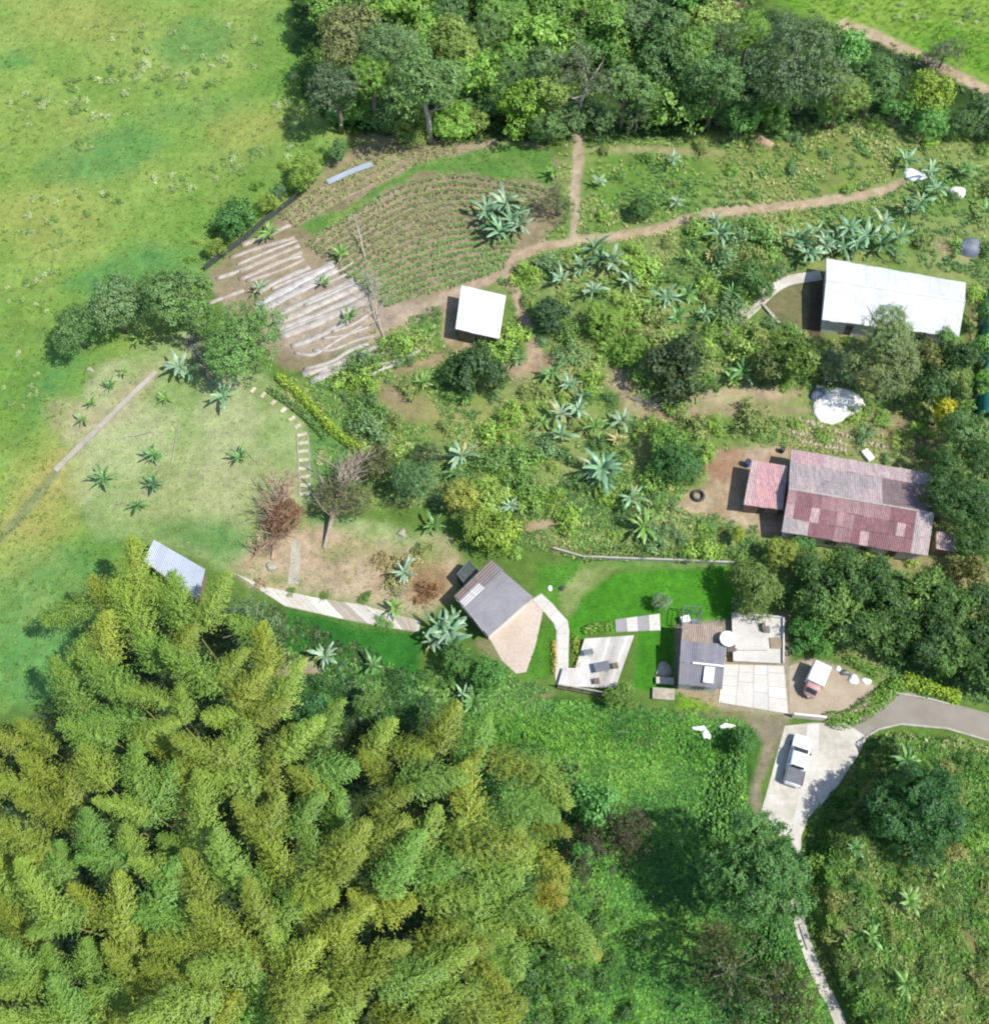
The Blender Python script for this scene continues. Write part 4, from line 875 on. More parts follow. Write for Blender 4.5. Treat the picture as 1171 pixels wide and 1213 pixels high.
# old tyre on the yard
n = 20; V = []; F = []
for k in range(n):
    for j in range(8):
        a, bq = 2 * math.pi * k / n, 2 * math.pi * j / 8; r = .62 + .17 * math.cos(bq); V.append((r * math.cos(a), r * math.sin(a), .17 + .17 * math.sin(bq) * 1.3))
F = [(k * 8 + j, ((k + 1) % n) * 8 + j, ((k + 1) % n) * 8 + (j + 1) % 8, k * 8 + (j + 1) % 8) for k in range(n) for j in range(8)]
ty = link('tractor_tyre', meshdata('tractor_tyre', V, F, M['rubber'], True), None, G(826, 588, .05)); tag(ty, 'black tractor tyre lying on the bare earth yard', 'tyre', uv=(826, 588))
# blue drum, red bucket, blue object
def drum(u, v, r, h, mat, label, cat, name):
    t = empty(name, G(u, v)); tag(t, label, cat, uv=(u, v)); V, F = lathe([(r * .95, -.02), (r, .1), (r, h * .5), (r * 1.04, h * .52), (r, h * .54), (r, h), (r * .9, h)], 14)
    link('barrel', meshdata('barrel', V, F, M[mat]), t); V, F = lathe([(r * .86, h + .002), (r * .86, h + .05), (r * .2, h + .07)], 14); link('lid', meshdata('lid', V, F, M['rubber']), t)
drum(884, 551, .38, .95, 'blue', 'blue drum at the left corner of the pink annex', 'drum', 'drum')
drum(767, 444, .4, .6, 'blue', 'blue barrel under the dark tree by the brown clearing', 'barrel', 'barrel')
drum(925, 535, .3, .7, 'rubber', 'black drum between the annex and the red-roofed house', 'drum', 'drum')
# open box frame of the small seedling shelter
sf = empty('shelter_frame', G(990, 440)); tag(sf, 'open pole-framed dark net shelter left of the grey-green trees', 'shelter', uv=(990, 435))
q = [W(u, v, 1.9) - sf.location for u, v in ((982, 413), (1006, 414), (1008, 452), (977, 450))]
for p in q: MB().tube([(p.x, p.y, -.05), (p.x, p.y, 1.9)], .06, 5).build('post', M['steel'], sf)
for a, b in zip(q, q[1:] + q[:1]): MB().tube([a, b], .05, 5).build('rail', M['steel'], sf)
for k in range(1, 5): a, b = q[0].lerp(q[1], k / 5), q[3].lerp(q[2], k / 5); MB().tube([a, b], .035, 4).build('slat', M['steel'], sf)
# teal netting greenhouse at the right edge
tn = empty('net_tunnel', G(1168, 450)); tag(tn, 'teal net tunnel along the right edge of the photo', 'net tunnel', uv=(1163, 430))
a, b = W(1162, 486, 2.0) - tn.location, W(1172, 335, 2.2) - tn.location; d = (b - a); L = d.length; d.normalize(); sd = Vector((-d.y, d.x, 0)); sd = sd if sd.x > 0 else -sd
V = []; F = []; K = 9; NS = 14
for i in range(NS + 1):
    for k in range(K):
        an = math.pi * k / (K - 1); p = a + d * L * i / NS + sd * (1.6 - 1.6 * math.cos(an)); V.append((p.x, p.y, 2.1 * math.sin(an) ** .8 + random.uniform(-.06, .06)))
        if i and k: F.append(((i - 1) * K + k - 1, i * K + k - 1, i * K + k, (i - 1) * K + k))
link('cover', meshdata('cover', V, F, M['tealnet'], True), tn)
for i in range(0, NS + 1, 2): MB().tube([V[i * K + k] for k in range(K)], .05, 4).build('hoop', M['steel'], tn)
# stone terraces above the red-roofed house
tr_ = empty('stone_border', G(990, 512)); tag(tr_, 'curving border rows of pale stones above the red-roofed house', 'stone border', uv=(990, 512))
sd_ = [lump('stone', (0, 0, 0), .26, .2, .22, M['stone'], 60 + k, 4, 9) for k in range(3)]
for ln in ([(938, 512), (960, 517), (985, 521), (1000, 527)], [(945, 497), (965, 503), (990, 511), (1020, 523), (1050, 530)], [(950, 524), (975, 528), (1000, 533)]):
    P = catmull([G(u, v) for u, v in ln], 7)
    for p in P:
        if random.random() < .12: continue
        src = random.choice(sd_); o = src.copy(); COL.objects.link(o); o.parent = tr_; o.location = p - tr_.location + Vector((random.uniform(-.15, .15), random.uniform(-.1, .1), 0)); o.rotation_euler = (0, 0, random.uniform(0, 6)); o.scale = (random.uniform(.7, 1.35),) * 3; o.color = (*jit((1.05, 1.02, .96), .15), 1)
for s in sd_: bpy.data.objects.remove(s)
o = low_wall('white_bench', [(1022, 535), (1031, 546)], .45, .8, M['whiteplastic'], 'small white bench block on the upper eave side of the red-roofed house', 'bench')
# bare and leaning trunks
def branchy(name, label, cat, base, tip, r0, mat, nb, spread, seed, twig=True, uv=None, lift=.3):
    rr = random.Random(seed); root = empty(name, base); tag(root, label, cat, uv=uv); v = Vector(tip) - Vector(base)
    mb = MB(); path = [v * t + Vector((rr.uniform(-.15, .15), rr.uniform(-.15, .15), lift * math.sin(t * 3))) for t in (0, .25, .5, .75, 1)]; mb.tube(path, [r0, r0 * .85, r0 * .7, r0 * .5, r0 * .2], 6); mb.build('trunk', mat, root)
    mt = MB()
    for k in range(nb):
        t = rr.uniform(.3, 1); p = v * t + Vector((0, 0, lift * math.sin(t * 3))); dirv = (v.normalized() + Vector((rr.gauss(0, 1), rr.gauss(0, 1), rr.uniform(-.1, .8))) * spread).normalized(); L = rr.uniform(.5, 1.2) * v.length * .42
        pts = [p + dirv * L * s + Vector((rr.gauss(0, .05), rr.gauss(0, .05), .1 * s)) * L for s in (0, .4, .75, 1)]; mt.tube(pts, [r0 * .35, r0 * .25, r0 * .15, r0 * .06], 4, False)
        if twig:
            for _ in range(7):
                s = rr.uniform(.3, 1); q = p + dirv * L * s; d2 = (dirv + Vector((rr.gauss(0, .8), rr.gauss(0, .8), rr.gauss(.2, .5)))).normalized(); mt.tube([q, q + d2 * L * .3, q + d2 * L * .55 + Vector((0, 0, -.1))], [r0 * .14, r0 * .1, r0 * .05], 3, False)
    mt.build('branches', mat, root)
    return root
branchy('fallen_tree', 'brown dead tree felled across the yard, its dry crown upward', 'tree', G(322, 664), G(338, 592, 1.6), .22, M['deadwood'], 46, .75, 5, uv=(336, 610))
DEADROOT = bpy.data.objects['fallen_tree']
branchy('fallen_tree', 'grey leafless tree with pale trunk beside the brown dead tree', 'tree', G(383, 650), G(414, 572, 2.6), .26, M['drybark'], 42, .6, 6, uv=(400, 600))
branchy('dead_branch', 'pale dead branches tangled over the lower planting beds', 'branches', G(455, 402), G(442, 350, 1.5), .09, M['palebark'], 26, .9, 9, uv=(448, 378))
branchy('bare_pole', 'leaning bare pale trunk in the tilled field', 'tree trunk', G(433, 308), G(421, 268, 2.4), .12, M['palebark'], 3, .5, 10, False, uv=(427, 288))
branchy('dead_branch', 'bundle of brown dead branches beside the brown felled tree', 'branches', G(288, 672), G(334, 636, .9), .16, M['deadwood'], 44, .7, 12, uv=(310, 655), lift=.1)
branchy('dead_branch', 'pale fallen stalks on the brown clearing in the middle', 'branches', G(735, 470), G(775, 480, .5), .06, M['palebark'], 30, .8, 13, uv=(755, 478), lift=.1)
branchy('dead_branch', 'dry sticks scattered on the bare earth patch', 'branches', G(480, 655), G(478, 700, .5), .06, M['palebark'], 18, .8, 15, uv=(480, 680), lift=.1)
for i, (u0, v0, u1, v1) in enumerate([(140, 520, 190, 512), (205, 548, 212, 510), (290, 535, 305, 548), (240, 520, 255, 508), (130, 600, 148, 596), (180, 560, 196, 556)]):
    branchy('dead_branch', ['dry branch lying highest in the left yard', 'upright dry branch in the left yard', 'short dry branch on the right of the left yard', 'bent dry branch in the left yard middle', 'dry branch lowest in the left yard', 'dry branch between the yard banana plants'][i], 'branch', G(u0, v0), G(u1, v1, .3), .06, M['palebark'], 4, .5, 30 + i, False, uv=(u0, v0), lift=.1)

# ------------------------------------------------------------------ vegetation
def unit(v): return v / np.maximum(np.linalg.norm(v, axis=1, keepdims=True), 1e-9)
def kites(c, n, size, asp, rng, along=None, bend=.18):
    m = len(c); r = rng.normal(size=(m, 3)) if along is None else along + rng.normal(size=(m, 3)) * .25
    t = unit(r - n * np.sum(r * n, 1, keepdims=True)); b = np.cross(n, t); s = size[:, None]
    V = np.stack([c - t * s, c + b * s * asp - n * s * bend, c + t * s - n * s * bend, c - b * s * asp - n * s * bend], 1).reshape(-1, 3)
    return V, np.arange(4 * m).reshape(m, 4)
def crown_mesh(name, R, H, lobes, leaves, leaf, seed, asp=.5, lobe_r=(.3, .5), out=.66, mat='leaf', per=13, rag=.16, low=-.45):
    """leaves in twig clusters over uneven lobes: ragged outline, gaps, light and dark clumps"""
    rng = np.random.default_rng(seed)
    d = unit(rng.normal(size=(lobes, 3))); d[:, 2] = rng.uniform(low, 1, lobes); d[:, :2] *= (np.sqrt(np.clip(1 - d[:, 2] ** 2, .05, 1)) / np.maximum(np.linalg.norm(d[:, :2], axis=1), 1e-6))[:, None]
    lc = d * rng.uniform(out * .55, out * 1.2, (lobes, 1)) * np.array([R, R, H]); lc[0] = (0, 0, H * .3)
    lr = rng.uniform(*lobe_r, lobes) * R; nc = leaves // per; pick = rng.choice(lobes, nc * 2, p=lr ** 2 / np.sum(lr ** 2))
    dd = unit(rng.normal(size=(nc * 2, 3)) + np.array([0, 0, .3])); rad = lr[pick] * (.72 + .36 * rng.random(nc * 2) ** 1.4)
    cc = lc[pick] + dd * np.array([1, 1, .85]) * rad[:, None]; keep = np.ones(len(cc), bool)
    for k in range(lobes): keep &= (np.linalg.norm((cc - lc[k]) / np.array([1, 1, .85]), axis=1) > lr[k] * .62) | (pick == k)
    cc, dd, pk_ = cc[keep][:nc], dd[keep][:nc], pick[keep][:nc]; cc = cc + dd * (rng.exponential(rag * .3, len(cc))[:, None] * R)
    m = len(cc); sig = leaf * 1.25; c = np.repeat(cc, per, 0) + rng.normal(size=(m * per, 3)) * sig * np.array([1, 1, .7]); nd = np.repeat(dd, per, 0)
    n = unit(nd * 1.15 + rng.normal(size=c.shape) * .42 + np.array([0, 0, .35])); sz = leaf * rng.uniform(.65, 1.3, len(c)); V, F = kites(c, n, sz, asp, rng)
    lv = np.clip(np.repeat(rng.uniform(0, .3, lobes)[pk_] + rng.uniform(0, .35, m), per) + rng.uniform(0, .35, len(c)), 0, 1)
    return fastmesh(name, V, F, M[mat], {'leafvar': ('FLOAT', 'FACE', lv)})
CROWN = {'L': [(crown_mesh('crown', 4.5, 4.2, 20, 8000, .19, 100 + k), 4.5, 4.2) for k in range(5)],
         'F': [(crown_mesh('crown', 4.5, 4.0, 26, 10500, .145, 120 + k, .42, (.26, .44), .7), 4.5, 4.0) for k in range(4)],
         'D': [(crown_mesh('crown', 4.5, 4.0, 30, 10500, .16, 130 + k, .5, (.3, .4), .64, rag=.08), 4.5, 4.0) for k in range(3)],
         'B': [(crown_mesh('crown', 5.5, 4.8, 44, 30000, .16, 135 + k, .5, (.24, .34), .74, rag=.03, per=16, low=-.25), 5.5, 4.8) for k in range(2)],
         'M': [(crown_mesh('crown', 2.6, 2.4, 14, 3600, .16, 140 + k), 2.6, 2.4) for k in range(6)],
         'C': [(crown_mesh('crown', 2.4, 2.3, 14, 2800, .18, 160 + k, .55), 2.4, 2.3) for k in range(6)],
         'T': [(crown_mesh('crown', 4.0, 3.4, 22, 3600, .16, 170 + k, .4, (.16, .34), .74, rag=.3), 4.0, 3.4) for k in range(4)],
         'S': [(crown_mesh('shrub', 1.2, .9, 9, 1000, .12, 180 + k, .45, (.22, .5), .75, per=9, rag=.35), 1.2, .9) for k in range(8)],
         'W': [(crown_mesh('shrub', 1.2, .55, 16, 800, .12, 190 + k, .4, (.12, .3), .95, per=8, rag=.4, low=0), 1.2, .55) for k in range(6)]}
def trunk_mesh(seed, mat):
    rr = random.Random(seed); mb = MB(); p = [Vector((0, 0, -.03)), Vector((rr.uniform(-.03, .03), rr.uniform(-.03, .03), .35)), Vector((rr.uniform(-.05, .05), rr.uniform(-.05, .05), .7)), Vector((0, 0, .95))]
    mb.tube(p, [.032, .025, .018, .006], 7)
    for k in range(7):
        t = rr.uniform(.4, .85); a = k * 2.4 + rr.uniform(-.4, .4); q = p[1].lerp(p[2], min(1, (t - .35) / .35)); d = Vector((math.cos(a), math.sin(a), rr.uniform(.5, 1.1))); L = rr.uniform(.18, .3)
        mb.tube([q, q + d * L * .5 + Vector((0, 0, -.01)), q + d * L], [.012, .008, .003], 5)
    return mb.data('trunk', M[mat], True)
TRUNK = [trunk_mesh(k, 'bark') for k in range(4)] + [trunk_mesh(9, 'palebark')]
def zsurf(x, y): return float(height(np.array([x]), np.array([y]))[0])
def tree(u, v, dpx, h, kind, col, label, group=None, name='tree', cat='tree', pale=False):
    me, R, H = random.choice(CROWN[kind]); d = dpx * mpp(u, v, h * .6); s = d / (2 * R); zc0 = h - H * s * .8
    p = W(u, v, zc0); g = zsurf(p.x, p.y)
    if abs(g) > .1: p = W(u, v, zc0 + g); g = zsurf(p.x, p.y)
    root = empty(name, (p.x, p.y, g)); tag(root, label, cat, group, uv=(u, v))
    link('trunk', TRUNK[4] if pale else random.choice(TRUNK[:4]), root, (0, 0, 0), (0, 0, random.uniform(0, 6)), (h * 1.1, h * 1.1, h * .93))
    c = link('crown', me, root, (0, 0, max(zc0, H * s * .55)), (random.uniform(-.1, .1), random.uniform(-.1, .1), random.uniform(0, 6.3)), (s * random.uniform(.94, 1.06), s * random.uniform(.94, 1.06), s)); c.color = (*jit(col, .08), 1)
    return root
def shrub(u, v, dpx, col, label, group=None, name='shrub', cat='shrub', flat=1.0):
    me, R, H = random.choice(CROWN['S' if random.random() < .55 or name in ('weed_clump', 'brush') else 'W']); d = dpx * mpp(u, v); s = d / (2 * R); p = G(u, v + dpx * .12)
    o = link(name, me, None, (p.x, p.y, p.z + H * s * .42 * flat), (0, 0, random.uniform(0, 6.3)), (s, s * random.uniform(.85, 1.1), s * flat * random.uniform(.85, 1.15))); o.color = (*jit(col, .12), 1)
    tag(o, label, cat, group, uv=(u, v)); return o
def inpoly(u, v, pl): return float(sdist(np.array([u]), np.array([v]), pl)[0]) > 0
def poisson(pl, r, tries, taken=(), seed=1, avoid=(), vary=0.0):
    rg = np.random.default_rng(seed); a = np.array(pl, float); lo, hi = a.min(0), a.max(0); tries = tries * 2
    u = rg.uniform(lo[0], hi[0], tries); v = rg.uniform(lo[1], hi[1], tries); k = sdist(u, v, pl) > 0
    for av in avoid: k &= sdist(u, v, av) < 0
    for (tu, tv, td) in taken: k &= (u - tu) ** 2 + (v - tv) ** 2 > (r * .4 + td * .5) ** 2
    u, v = u[k], v[k]; rr = r * (1 - vary + 2 * vary * fbm(u, v, 60, 2, seed)); ou = np.empty(len(u)); ov = np.empty(len(u)); n = 0
    for x, y, q in zip(u, v, rr):
        if n == 0 or np.min((ou[:n] - x) ** 2 + (ov[:n] - y) ** 2) > q * q: ou[n] = x; ov[n] = y; n += 1
    return [(float(x), float(y)) for x, y in zip(ou[:n], ov[:n])]
FC = [leafc(112, 144, 84, 1.1), leafc(122, 162, 78, 1.1), leafc(110, 138, 90, 1.1), leafc(132, 172, 76, 1.1), leafc(96, 130, 74, 1.1), leafc(138, 160, 82, 1.1), leafc(110, 160, 82, 1.1)]
DK = leafc(66, 96, 48); DKG = leafc(60, 98, 56); OLV = leafc(112, 126, 72); LIME = leafc(158, 184, 60); YEL = leafc(190, 184, 50); MIDG = leafc(100, 140, 62); BRT = leafc(120, 168, 62); GRYG = leafc(112, 132, 92); BLU = leafc(96, 136, 94); BRN = leafc(96, 88, 66)
TREES = [ # u, v, crown px, height m, kind, colour, label
 (88, 388, 60, 6.5, 'L', FC[4], 'dark round tree, leftmost of the clump in the pasture corner'), (132, 362, 68, 8, 'L', FC[2], 'taller grey-green tree right in the leftmost pasture clump'),
 (184, 344, 50, 6.5, 'L', FC[4], 'smaller dark tree left of its twin at the low wall head'), (214, 358, 78, 8.5, 'L', FC[0], 'broad grey-green tree at the upper end of the low wall'),
 (288, 402, 100, 9.5, 'F', leafc(112, 150, 84), 'large soft green tree at the left end of the planting beds'),
 (900, 1030, 132, 12, 'B', leafc(94, 136, 72), 'big rounded green tree below the driveway'), (1082, 958, 110, 6, 'B', leafc(70, 116, 60), 'dense dark blue-green tree on the bank right of the driveway'),
 (1052, 432, 92, 9, 'F', leafc(128, 144, 92), 'large grey-green tree below the long white roof'), (1050, 388, 62, 11, 'F', leafc(126, 148, 96), 'grey-green tree rising against the long white roof'),
 (940, 424, 66, 6, 'C', leafc(108, 134, 58), 'rounded olive green tree left of the net shelter'), (915, 428, 44, 5, 'C', OLV, 'brownish olive tree left of the rounded olive one'), (806, 436, 78, 6.5, 'C', leafc(74, 92, 60), 'dark mottled tree by the brown clearing'),
 (488, 572, 64, 5.5, 'F', leafc(104, 142, 90), 'blue-green round tree right of the felled trees'), (545, 590, 40, 4.5, 'M', leafc(160, 166, 78), 'yellow-green tree right of the blue-green round tree'), (446, 548, 40, 4, 'M', leafc(92, 100, 62), 'brownish small tree above the pale leafless tree'),
 (585, 632, 62, 4.5, 'M', leafc(140, 166, 66), 'bright yellow-green tree above the grey-roofed cabin'), (560, 618, 34, 4, 'M', leafc(130, 150, 70), 'small yellow-green tree left of the bright one above the cabin'),
 (895, 692, 66, 5.5, 'L', leafc(112, 134, 68), 'rounded green tree at the right end of the lawn'), (890, 718, 40, 4, 'M', leafc(116, 138, 78), 'smaller round tree below the one at the lawn end'),
 (298, 740, 80, 9, 'T', leafc(110, 138, 96), 'grey-green airy tree at the right edge of the bamboo by the walkway'), (703, 958, 60, 5, 'C', leafc(104, 160, 84), 'bright round shrub tree right of the bamboo'),
 (708, 1004, 96, 5, 'T', leafc(72, 74, 52), 'brown withered bush tree right of the bamboo'), (745, 985, 60, 5, 'T', leafc(84, 82, 56), 'brownish withered tree beside the brown bush'),
 (862, 1150, 110, 9, 'T', leafc(74, 88, 48), 'dark sparse tree at the lower edge below the big rounded tree'), (930, 1180, 90, 8, 'T', leafc(86, 96, 52), 'dark olive tree left of the lower footpath'), (845, 1108, 46, 6, 'T', leafc(128, 122, 82), 'tan dry-topped small tree left of the big rounded tree foot'),
 (1136, 420, 46, 6, 'C', DK, 'dark glossy tree right under the white roof corner'), (1100, 424, 40, 5, 'C', leafc(120, 126, 66), 'olive tree between the grey-green tree and dark glossy one'), (1104, 456, 52, 5.5, 'C', DK, 'dark green tree above the yellow shrub tree'), (1114, 490, 40, 4, 'M', YEL, 'bright yellow flowering tree near the right edge'),
 (1142, 520, 64, 6.5, 'L', FC[4], 'dark tree below the yellow flowering tree'), (1130, 590, 80, 8, 'D', leafc(76, 112, 58), 'big dark tree shading the right end of the red roof'), (1160, 600, 66, 7, 'D', leafc(70, 106, 56), 'dark tree at the right edge behind the red-roofed house'), (1165, 545, 50, 7, 'D', leafc(72, 108, 54), 'dark tree at the right edge beside the teal tunnel foot'),
 (1167, 408, 34, 5, 'M', leafc(120, 170, 80), 'bright green tree over the teal tunnel'), (1170, 368, 32, 5, 'M', leafc(100, 150, 80), 'green tree at the upper end of the teal tunnel'), (1168, 452, 28, 5, 'M', leafc(126, 172, 76), 'lower bright tree over the teal tunnel'),
 (1120, 555, 46, 6, 'L', leafc(80, 118, 60), 'dark green tree above the red roof right end'), (1150, 640, 46, 5, 'L', leafc(80, 116, 58), 'dark green tree right of the pale pink lean-to'), (1146, 676, 40, 4, 'C', leafc(110, 112, 60), 'reddish olive tree below the lean-to'),
 (1060, 400, 40, 6, 'C', leafc(98, 130, 70), 'low green tree at the foot of the white-roofed house'), (1120, 398, 22, 5, 'C', leafc(110, 150, 76), 'small bright tree poking over the white roof corner'),
 (800, 545, 66, 4.5, 'D', leafc(80, 122, 64), 'rounded dark green tree left of the earth yard'), (790, 522, 44, 4, 'M', leafc(118, 158, 72), 'bright green tree above the rounded dark one'), (555, 438, 58, 4.5, 'C', leafc(76, 104, 60), 'dark bushy tree below the small white shed'), (585, 446, 34, 4, 'C', leafc(80, 110, 66), 'dark bush right of the bushy tree below the shed'),
 (660, 240, 42, 4, 'T', leafc(100, 118, 76), 'thin grey-green tree at the right end of the crop rows'), (655, 375, 44, 4, 'C', leafc(70, 100, 62), 'dark tree right of the small white shed'), (745, 418, 50, 3, 'D', leafc(130, 168, 74), 'smooth bright green bush above the brown clearing'), (715, 385, 56, 3, 'D', leafc(134, 166, 76), 'smooth pale green bush right of the shed'),
 (760, 245, 30, 3, 'C', leafc(80, 116, 58), 'dark shrub tree above the earth path'), (895, 330, 50, 4, 'M', leafc(92, 130, 66), 'green tree at the bend of the curving farm path'), (505, 540, 40, 4, 'T', leafc(76, 92, 64), 'dark thin tree above the blue-green round tree'),
 (278, 258, 46, 4, 'C', leafc(78, 122, 62), 'dark bush tree on the pasture side of the net fence'), (362, 204, 42, 4.5, 'M', leafc(136, 164, 72), 'bright yellow-green tree at the upper field corner'), (331, 228, 22, 2.5, 'M', leafc(96, 132, 88), 'small grey-green bush beside the upper field corner'), (320, 240, 24, 2.5, 'M', leafc(150, 172, 76), 'pale yellow bush beside the net fence'), (255, 294, 24, 2.5, 'M', leafc(140, 164, 76), 'pale bush at the lower end of the net fence'), (402, 178, 28, 3, 'M', leafc(96, 130, 78), 'grey bush at the forest corner above the field'),
 (784, 714, 22, 2.2, 'M', leafc(126, 150, 110), 'pale round bush alone on the lawn'), (950, 640, 28, 2.5, 'M', leafc(96, 150, 88), 'small bright tree under the lower eave of the red-roofed house'), (925, 655, 46, 3.5, 'D', leafc(142, 160, 72), 'flat-topped yellow-green tree above the lawn end'), (875, 632, 20, 2.5, 'M', leafc(146, 160, 60), 'small yellow-green bush below the earth yard'),
 (955, 750, 46, 3, 'M', leafc(92, 146, 70), 'bright green shrub tree right of the raised terrace'), (972, 766, 30, 2.5, 'M', leafc(98, 148, 66), 'bright green shrub above the cargo cart'), (735, 825, 36, 3, 'M', leafc(118, 150, 70), 'green shrub at the lower corner of the deck'), (540, 780, 40, 4, 'M', leafc(92, 134, 66), 'green tree below the big banana clump'), (575, 800, 50, 4, 'M', leafc(90, 140, 66), 'green tree below the cabin terrace'), (880, 875, 34, 3, 'C', leafc(80, 126, 58), 'dark shrub left of the driveway head'), (365, 840, 50, 6, 'C', leafc(70, 116, 66), 'dark green tree in the bamboo edge near the rubble'), (440, 830, 40, 5, 'M', leafc(112, 146, 74), 'green tree at the foot of the left lawn'), (690, 1010, 26, 5, 'M', leafc(104, 160, 80), 'little bright green tree amid the brown bush'),
]
for t in TREES: tree(*t)
for rt, (cu, cv, cz), kk, sc, cl in ((DEADROOT, (336, 612, 1.8), ('F', 0), (.5, .56, .42), leafc(146, 112, 90)), (bpy.data.objects['fallen_tree.001'], (404, 590, 2.4), ('F', 1), (.62, .72, .5), leafc(116, 122, 80))):
    c = link('dry_foliage', CROWN[kk[0]][kk[1]][0], rt, W(cu, cv, cz) - rt.location, (0, .2, 2), sc); c.color = (*cl, 1)
taken = [(t[0], t[1], t[2]) for t in TREES]
# forest at the top
MANF = [(505, 105, 90, 13, 'L', FC[0], 'tall grey-green forest tree with pale trunk at the forest foot'), (408, 40, 76, 13, 'L', leafc(124, 130, 84), 'olive brown forest tree at the upper left corner of the forest'), (396, 106, 60, 10, 'L', leafc(96, 116, 82), 'dark forest tree at the left edge of the forest'), (935, 82, 130, 14, 'F', leafc(100, 122, 84), 'huge grey-green tree, broadest in the forest on the right'), (850, 95, 70, 11, 'L', FC[4], 'dark forest tree left of the huge grey-green tree'), (800, 125, 84, 6, 'M', leafc(134, 170, 84), 'pale leafy creeper-covered tree at the forest foot'), (1035, 98, 60, 8, 'L', FC[4], 'dark forest tree right of the huge grey-green tree'), (1098, 110, 56, 7, 'M', leafc(142, 164, 64), 'yellow-green tree right in the forest'), (440, 90, 60, 11, 'F', FC[3], 'bright green forest tree near the left edge'), (460, 50, 70, 13, 'F', FC[2], 'silvery forest tree high on the left'), (620, 130, 64, 7, 'M', leafc(124, 160, 60), 'bright bushy tree at the forest foot above the green strip'), (690, 90, 70, 11, 'T', leafc(112, 124, 92), 'pale thin-crowned forest tree in the middle'), (1118, 66, 46, 4, 'T', leafc(120, 130, 98), 'grey tree beside the upper right dirt road')]
for i, t in enumerate(MANF): tree(*t, group='forest trees', pale=i in (0, 11))
tk_ = [(t[0], t[1], t[2] * .8) for t in MANF]
FPOLY = [(378, -90), (380, 60), (392, 120), (430, 150), (640, 152), (860, 148), (960, 140), (1040, 122), (1110, 146), (1200, 152), (1171, 138), (1120, 112), (1060, 86), (1010, 62), (940, 34), (890, 26), (830, 14), (820, -90)]
for i, (u, v) in enumerate(poisson(FPOLY, 25, 5000, tk_, 5)):
    k = random.choice('LLFFMMCT'); front = v > 118
    tree(u, v, random.uniform(42, 72) * (.8 if front else 1), random.uniform(3, 5) if front else random.uniform(5.5, 9.5), k, random.choice(FC), ['grey-green', 'bright green', 'silvery', 'fresh green', 'dark', 'olive', 'mid green'][i % 7] + (' low tree along the forest foot' if front else (' tree in the dense forest ' + min([(400, 20, 'at its left end'), (560, 20, 'above the crop rows'), (720, 20, 'above the upright earth track'), (850, 40, 'left of the huge grey-green tree'), (1000, 50, 'right of the huge grey-green tree'), (560, 100, 'low down above the green strip'), (720, 100, 'low down in the middle')], key=lambda k: (k[0] - u) ** 2 + (k[1] - v) ** 2)[2])), 'forest trees')
# citrus orchard right of the cabin patio
OPOLY = [(950, 672), (1000, 668), (1075, 690), (1130, 702), (1185, 708), (1185, 806), (1120, 784), (1070, 772), (1010, 752), (970, 732), (948, 700)]
for u, v in poisson(OPOLY, 25, 3000, [(955, 750, 30), (975, 775, 30)], 8):
    c = random.choice([DK, leafc(78, 112, 56), leafc(90, 124, 62), leafc(70, 102, 52), leafc(114, 146, 70)] if u < 1100 else [leafc(82, 116, 56), leafc(96, 132, 62), DK])
    tree(u, v, random.uniform(38, 56), random.uniform(3.6, 5.5), 'C', c, (lambda q: '%s glossy orchard tree %s' % ('dark' if c[1] < .09 else 'lighter', q))(min([(965, 690, 'nearest the lawn end tree'), (975, 750, 'behind the cart yard'), (1040, 700, 'below the red-roofed house'), (1060, 780, 'above the lime lane hedge'), (1130, 720, 'in the right part of the orchard'), (1150, 790, 'above the lane at the right edge')], key=lambda k: (k[0] - u) ** 2 + (k[1] - v) ** 2)[2]), 'orchard trees')

# banana plants
def banana_leaf(e0, droop, seed, wid=.088):
    rr = random.Random(seed); n = 9; V = []; F = []; x = z = 0.0; yb = 0.0
    for i in range(n + 1):
        s = i / n; an = math.radians(e0 - droop * s ** 1.3); w_ = .012 if s < .12 else wid * (math.sin(math.pi * min(1, (s - .06) / .97) ** .75) ** .55 + .02)
        w_ *= 1 + rr.uniform(-.3, .22) if .12 < s < .95 else 1
        V += [(x, yb - w_, z - w_ * .45), (x, yb, z), (x, yb + w_, z - w_ * .45)]
        x += math.cos(an) / n; z += math.sin(an) / n; yb += rr.uniform(-.008, .008)
        if i: b = 3 * i; F += [(b - 3, b, b + 1, b - 2), (b - 2, b + 1, b + 2, b - 1)]
    return fastmesh('leaf', np.array(V), np.array(F), M['banana'], {'leafvar': ('FLOAT', 'FACE', [rr.uniform(.3, .8) for _ in F])})
BLEAF = [banana_leaf(78, 62, 1), banana_leaf(62, 80, 2), banana_leaf(52, 92, 3), banana_leaf(36, 70, 4), banana_leaf(24, 74, 5), banana_leaf(68, 95, 6, .075)]
def stem_mesh(seed):
    rr = random.Random(seed); a, b = rr.uniform(-.08, .08), rr.uniform(-.08, .08); return MB().tube([(0, 0, -.05), (a * .4, b * .4, .5), (a, b, 1)], [.14, .11, .07], 7).data('stem', M['bstem'], True)
BSTEM = [stem_mesh(k) for k in range(3)]
BCOL = {'b': leafc(124, 160, 122, 1.15), 'g': leafc(110, 154, 86, 1.3), 'l': leafc(128, 168, 84, 1.35), 'd': leafc(84, 124, 82, 1.2), 's': leafc(146, 172, 142, 1.15), 'y': leafc(176, 168, 108, 1.3)}
BNAME = {'b': 'blue-green', 'g': 'mid-green', 'l': 'bright lime', 'd': 'dark green', 's': 'silvery', 'y': 'yellowed'}
